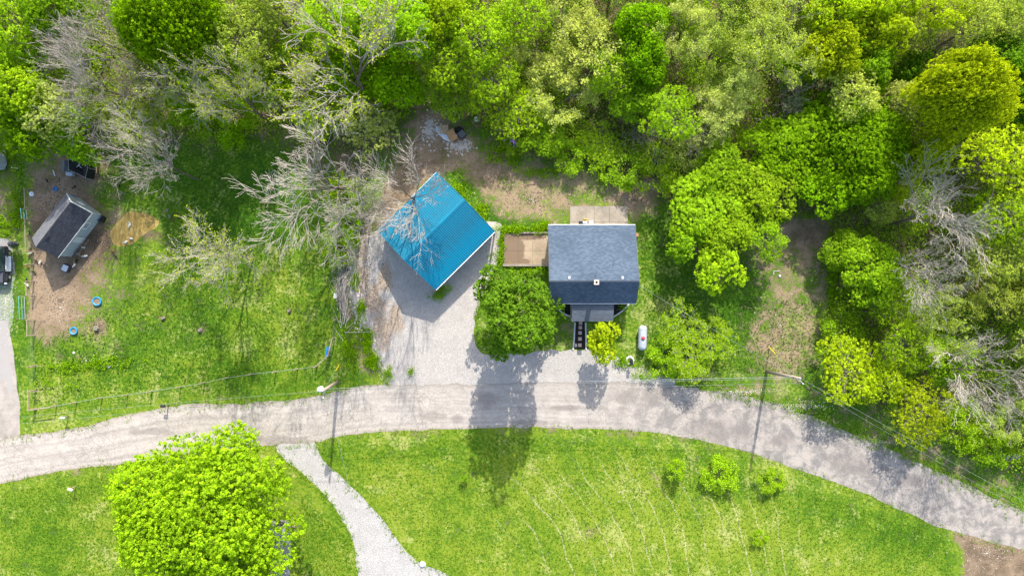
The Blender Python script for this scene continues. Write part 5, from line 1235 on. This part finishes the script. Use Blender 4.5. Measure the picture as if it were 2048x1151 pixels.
 (2000,905,40,'scrub','M',3,'shrub above the road at the lower right with purple flowers beside it'),
]
for t in TREES: 
    x, y, r, k, c, h, la = t; sh = k == 'scrub'
    tree(x, y, r, k, c, h, la, 'shrub' if sh else 'tree', rz=0 if k == 'giant' or y in (680, 505, 638) else None, squash={680: 1.4, 505: 1.15}.get(y))
EDGE = [(-60,40,'mid','L'),(-60,150,'airy','L'),(60,-70,'mid','G'),(180,-80,'bare','P'),(300,-80,'mid','L'),(430,-75,'airy','O'),(560,-80,'mid','L'),(700,-80,'airy','L'),(830,-80,'mid','L'),(960,-80,'airy','L'),(1100,-85,'spring','B'),(1240,-80,'mid','M'),(1380,-80,'airy','P'),(1520,-85,'spring','O'),(1660,-80,'mid','Y'),(1800,-80,'mid','Y'),(1940,-80,'airy','O'),(2110,0,'mid','D'),(2120,150,'mid','D'),(2110,300,'airy','Y'),(2120,430,'airy','L'),(2120,560,'mid','O'),(2120,700,'spring','O'),(2120,830,'airy','O')]
for x, y, k, c in EDGE: tree(x, y, 76, k, c, 14, 'forest tree standing just outside the picture edge', group='forest trees just outside the picture')
def lilac(px, py, n, rx, ry, label, seed):
    w = W(px, py); r = np.random.default_rng(seed); e = empty('lilac_bush', (w.x,w.y,0)); tag(e, label, 'flowering bush')
    C = np.stack([r.normal(0,rx*S*.5,n*40), r.normal(0,ry*S*.5,n*40), r.uniform(.2,1.4,n*40)], 1); V, F = leaves_np(C, r.normal(0,.6,C.shape)+np.array([0,0,.7]), .09, r); o = link('foliage', np_mesh('foliage', V, F, M['leaf'], fattr={'tint': r.uniform(0,1,len(C))}), e); o.color = (*CL['M'],1)
    c = np.stack([r.normal(0,rx*S*.5,n), r.normal(0,ry*S*.5,n), r.uniform(1.2,1.7,n)], 1); C = np.repeat(c,14,0) + r.normal(0,.09,(n*14,3)); V, F = leaves_np(C, r.normal(0,.6,C.shape)+np.array([0,0,.6]), .06, r); link('blossom', np_mesh('blossom', V, F, M['purple']), e)
lilac(1026, 288, 26, 22, 14, 'bush with purple blossoms at the forest edge above the bare yard', 1); lilac(2000, 908, 26, 44, 10, 'bush with purple blossoms above the road at the lower right', 2); lilac(1060, 282, 6, 9, 5, 'small bush with few violet blossoms right of the larger flowering one', 3)

# brush pile of long cut branches by the fence
def brush():
    w = W(688, 605); r = np.random.default_rng(5); e = empty('brush_pile', (w.x,w.y,0)); tag(e, 'long pile of cut grey branches between fence and gravel lot', 'brush pile'); P0, P1, R0, R1 = [], [], [], []
    for i in range(130):
        y = r.normal(0, 1.5); x = r.normal(0, .26) + y*-.03; ln = r.uniform(1.2, 3.6); a = math.pi/2 + r.normal(0, .22 if y > -1.6 else .6) ; z = r.uniform(.1,.8)*math.exp(-x*x*2)
        p = np.array([x,y,z]); 
        for k in range(4): q = p + np.array([math.cos(a),math.sin(a),r.normal(-.02,.05)])*ln/4; a += r.normal(0,.08); P0.append(p); P1.append(q); s_ = .035*(1-k/5)*r.uniform(.6,1.2); R0.append(s_); R1.append(s_*.8); p = q
    V, F = tubes_np(np.array(P0), np.array(P1), np.array(R0), np.array(R1), 4); tag(link('branches', np_mesh('brush', V, F, M['bark_pale']), e), kind='stuff')
brush()

# ---------------------------------------------------------------- undergrowth, weeds, grass (stuff)
def scatter_leaves(name, label, pts, hfun, m, leaf, color, seed, clump=.35):
    r = np.random.default_rng(seed); n = len(pts); ct = r.uniform(0,1,n); off = r.normal(0,clump,(n,m,3)); off[...,2] = np.abs(off[...,2])*.9
    C = (pts[:,None] + off).reshape(-1,3); C[:,2] = np.maximum(C[:,2],.02); Nn = r.normal(0,.55,C.shape)+np.array([0,0,.8]); V, F = leaves_np(C, Nn, leaf, r)
    o = link(name, np_mesh(name, V, F, M['leaf'], fattr={'tint': np.repeat(ct,m)*.5+r.uniform(0,.5,n*m)})); o.color = (*color,1); tag(o, label, kind='stuff'); return o
rs = np.random.default_rng(31)
def sample_poly(poly, n):
    xs = [p[0] for p in poly]; ys = [p[1] for p in poly]; out = np.zeros((0,2))
    while len(out) < n:
        c = np.stack([rs.uniform(min(xs),max(xs),n*2), rs.uniform(min(ys),max(ys),n*2)],1); out = np.vstack([out, c[inpoly(c[:,0],c[:,1],poly)]])
    return out[:n]
def to_w(p, z=0.0): return np.stack([(p[:,0]-1024)*S, (575.5-p[:,1])*S, np.full(len(p), z)],1)
FU = [(-80,-120),(2130,-120),(2130,980),(2048,945),(1900,875),(1800,840),(1700,790),(1650,740),(1650,640),(1660,470),(1640,420),(1560,420),(1340,380),(1325,350),(1100,310),(960,250),(900,200),(860,190),(790,250),(700,300),(620,290),(520,270),(460,260),(400,300),(300,260),(230,250),(60,250),(-80,250)]
p = sample_poly(FU, 10000); w = to_w(p); w[:,2] = rs.uniform(0,2.2,len(w)); 
a = noise_keep = np.sin(w[:,0]*.35)+np.sin(w[:,1]*.5+w[:,0]*.2) > -.6
scatter_leaves('undergrowth', 'low green undergrowth on the forest floor', w[a], None, 24, .11, (.25,.40,.012), 1, .4)
scatter_leaves('undergrowth', 'brown and olive undergrowth between the forest trees', w[~a], None, 18, .10, (.27,.37,.04), 2, .5)
regs = [((712,560),4,14,20),((725,615),6,14,26),((735,680),7,16,60),((745,720),12,14,60),((775,745),8,10,14),((822,742),3,3,5),((875,590),12,8,18),((945,430),16,40,0),((890,575),10,5,12),((200,725),70,10,46),((140,735),30,8,22),((110,770),50,14,20),((1045,458),40,5,60),((1090,450),8,6,24),((1000,500),5,30,20),((700,430),12,40,40),((700,690),14,30,60),((985,560),5,30,20),((1245,612),5,3,5),((1060,540),40,6,20),((1240,725),14,8,20),((1300,748),30,6,24),((920,380),14,20,30),((960,425),14,20,40),((690,500),12,30,40),((1010,320),40,8,30),((1080,345),50,8,30),((1000,300),30,8,30),((30,420),14,50,60),((20,300),20,40,60),((1660,560),10,120,110),((1560,430),60,8,40)]
q = []
for (x,y),rx,ry,n in regs:
    if n: q.append(np.stack([rs.normal(x,rx*.6,n), rs.normal(y,ry*.6,n)],1))
q = to_w(np.vstack(q)); q[:,2] = rs.uniform(0,.25,len(q)); scatter_leaves('weeds', 'bright green weeds along the edges of gravel, beds and yard', q, None, 22, .075, CL['G'], 3, .2)
# short grass tufts that break up the lawns
def grass(name, label, polys, col, seed, dens=5.0, h=.07):
    pts = np.vstack([to_w(sample_poly(pl, n)) for pl, n in polys]); r = np.random.default_rng(seed); m = 3; C = np.repeat(pts,m,0)+r.normal(0,.05,(len(pts)*m,3))*[1,1,0]; C[:,2] = r.uniform(.02,h,len(C))
    V, F = leaves_np(C, r.normal(0,.5,C.shape)+np.array([0,0,.7]), .05, r); o = link(name, np_mesh(name, V, F, M['leaf'], fattr={'tint': r.uniform(0,1,len(C))})); o.color = (*col,1); tag(o, label, kind='stuff')
grass('grass', 'short grass tufts of the lawns on both sides of the road', [([(640,895),(1000,870),(1400,900),(1880,1070),(1910,1151),(900,1151),(840,1090)],13000),([(0,985),(250,940),(300,1151),(0,1151)],3500),([(600,990),(700,1080),(705,1151),(590,1151)],1200)], (.13,.24,.012), 41)
grass('grass', 'short dark green grass tufts of the left lawn and right yard', [([(70,690),(330,560),(330,440),(420,330),(650,450),(670,680),(620,730),(70,810)],8000),([(1280,450),(1340,430),(1400,600),(1640,600),(1640,750),(1290,740)],4500)], (.065,.15,.010), 42)

def edge_tufts():
    r = np.random.default_rng(77); out = []
    lines = [(low, 650, .30, .16), (upper[:12], 220, .30, -.12), (upper[17:], 300, .4, -.12), (lane[1:9], 260, .32, 0), (lane[11:18], 220, .28, 0), (lot[:7], 300, .35, 0), (lot[12:17], 160, .15, 0), ([(1245,722),(1262,735),(1330,752),(1400,772),(1600,820),(1800,905),(2040,1020)], 900, .5, .3)]
    for pl, n, sp, off in lines:
        P_ = np.array([W(*p)[:2] for p in pl]); d = np.diff(P_, axis=0); l = np.linalg.norm(d, axis=1); k = r.choice(len(l), n, p=l/l.sum()); t = r.random((n,1)); nn = np.stack([-d[k,1], d[k,0]],1)/l[k][:,None]
        q = P_[k] + d[k]*t + nn*(r.normal(0, sp, (n,1)) + (-off if pl is low else off)); out.append(np.column_stack([q, r.uniform(0,.05,n)]))
    o = scatter_leaves('grass', 'grass tufts creeping over the edges of road, lane and lot', np.vstack(out), None, 8, .05, (.20,.34,.02), 9, .10)
edge_tufts()
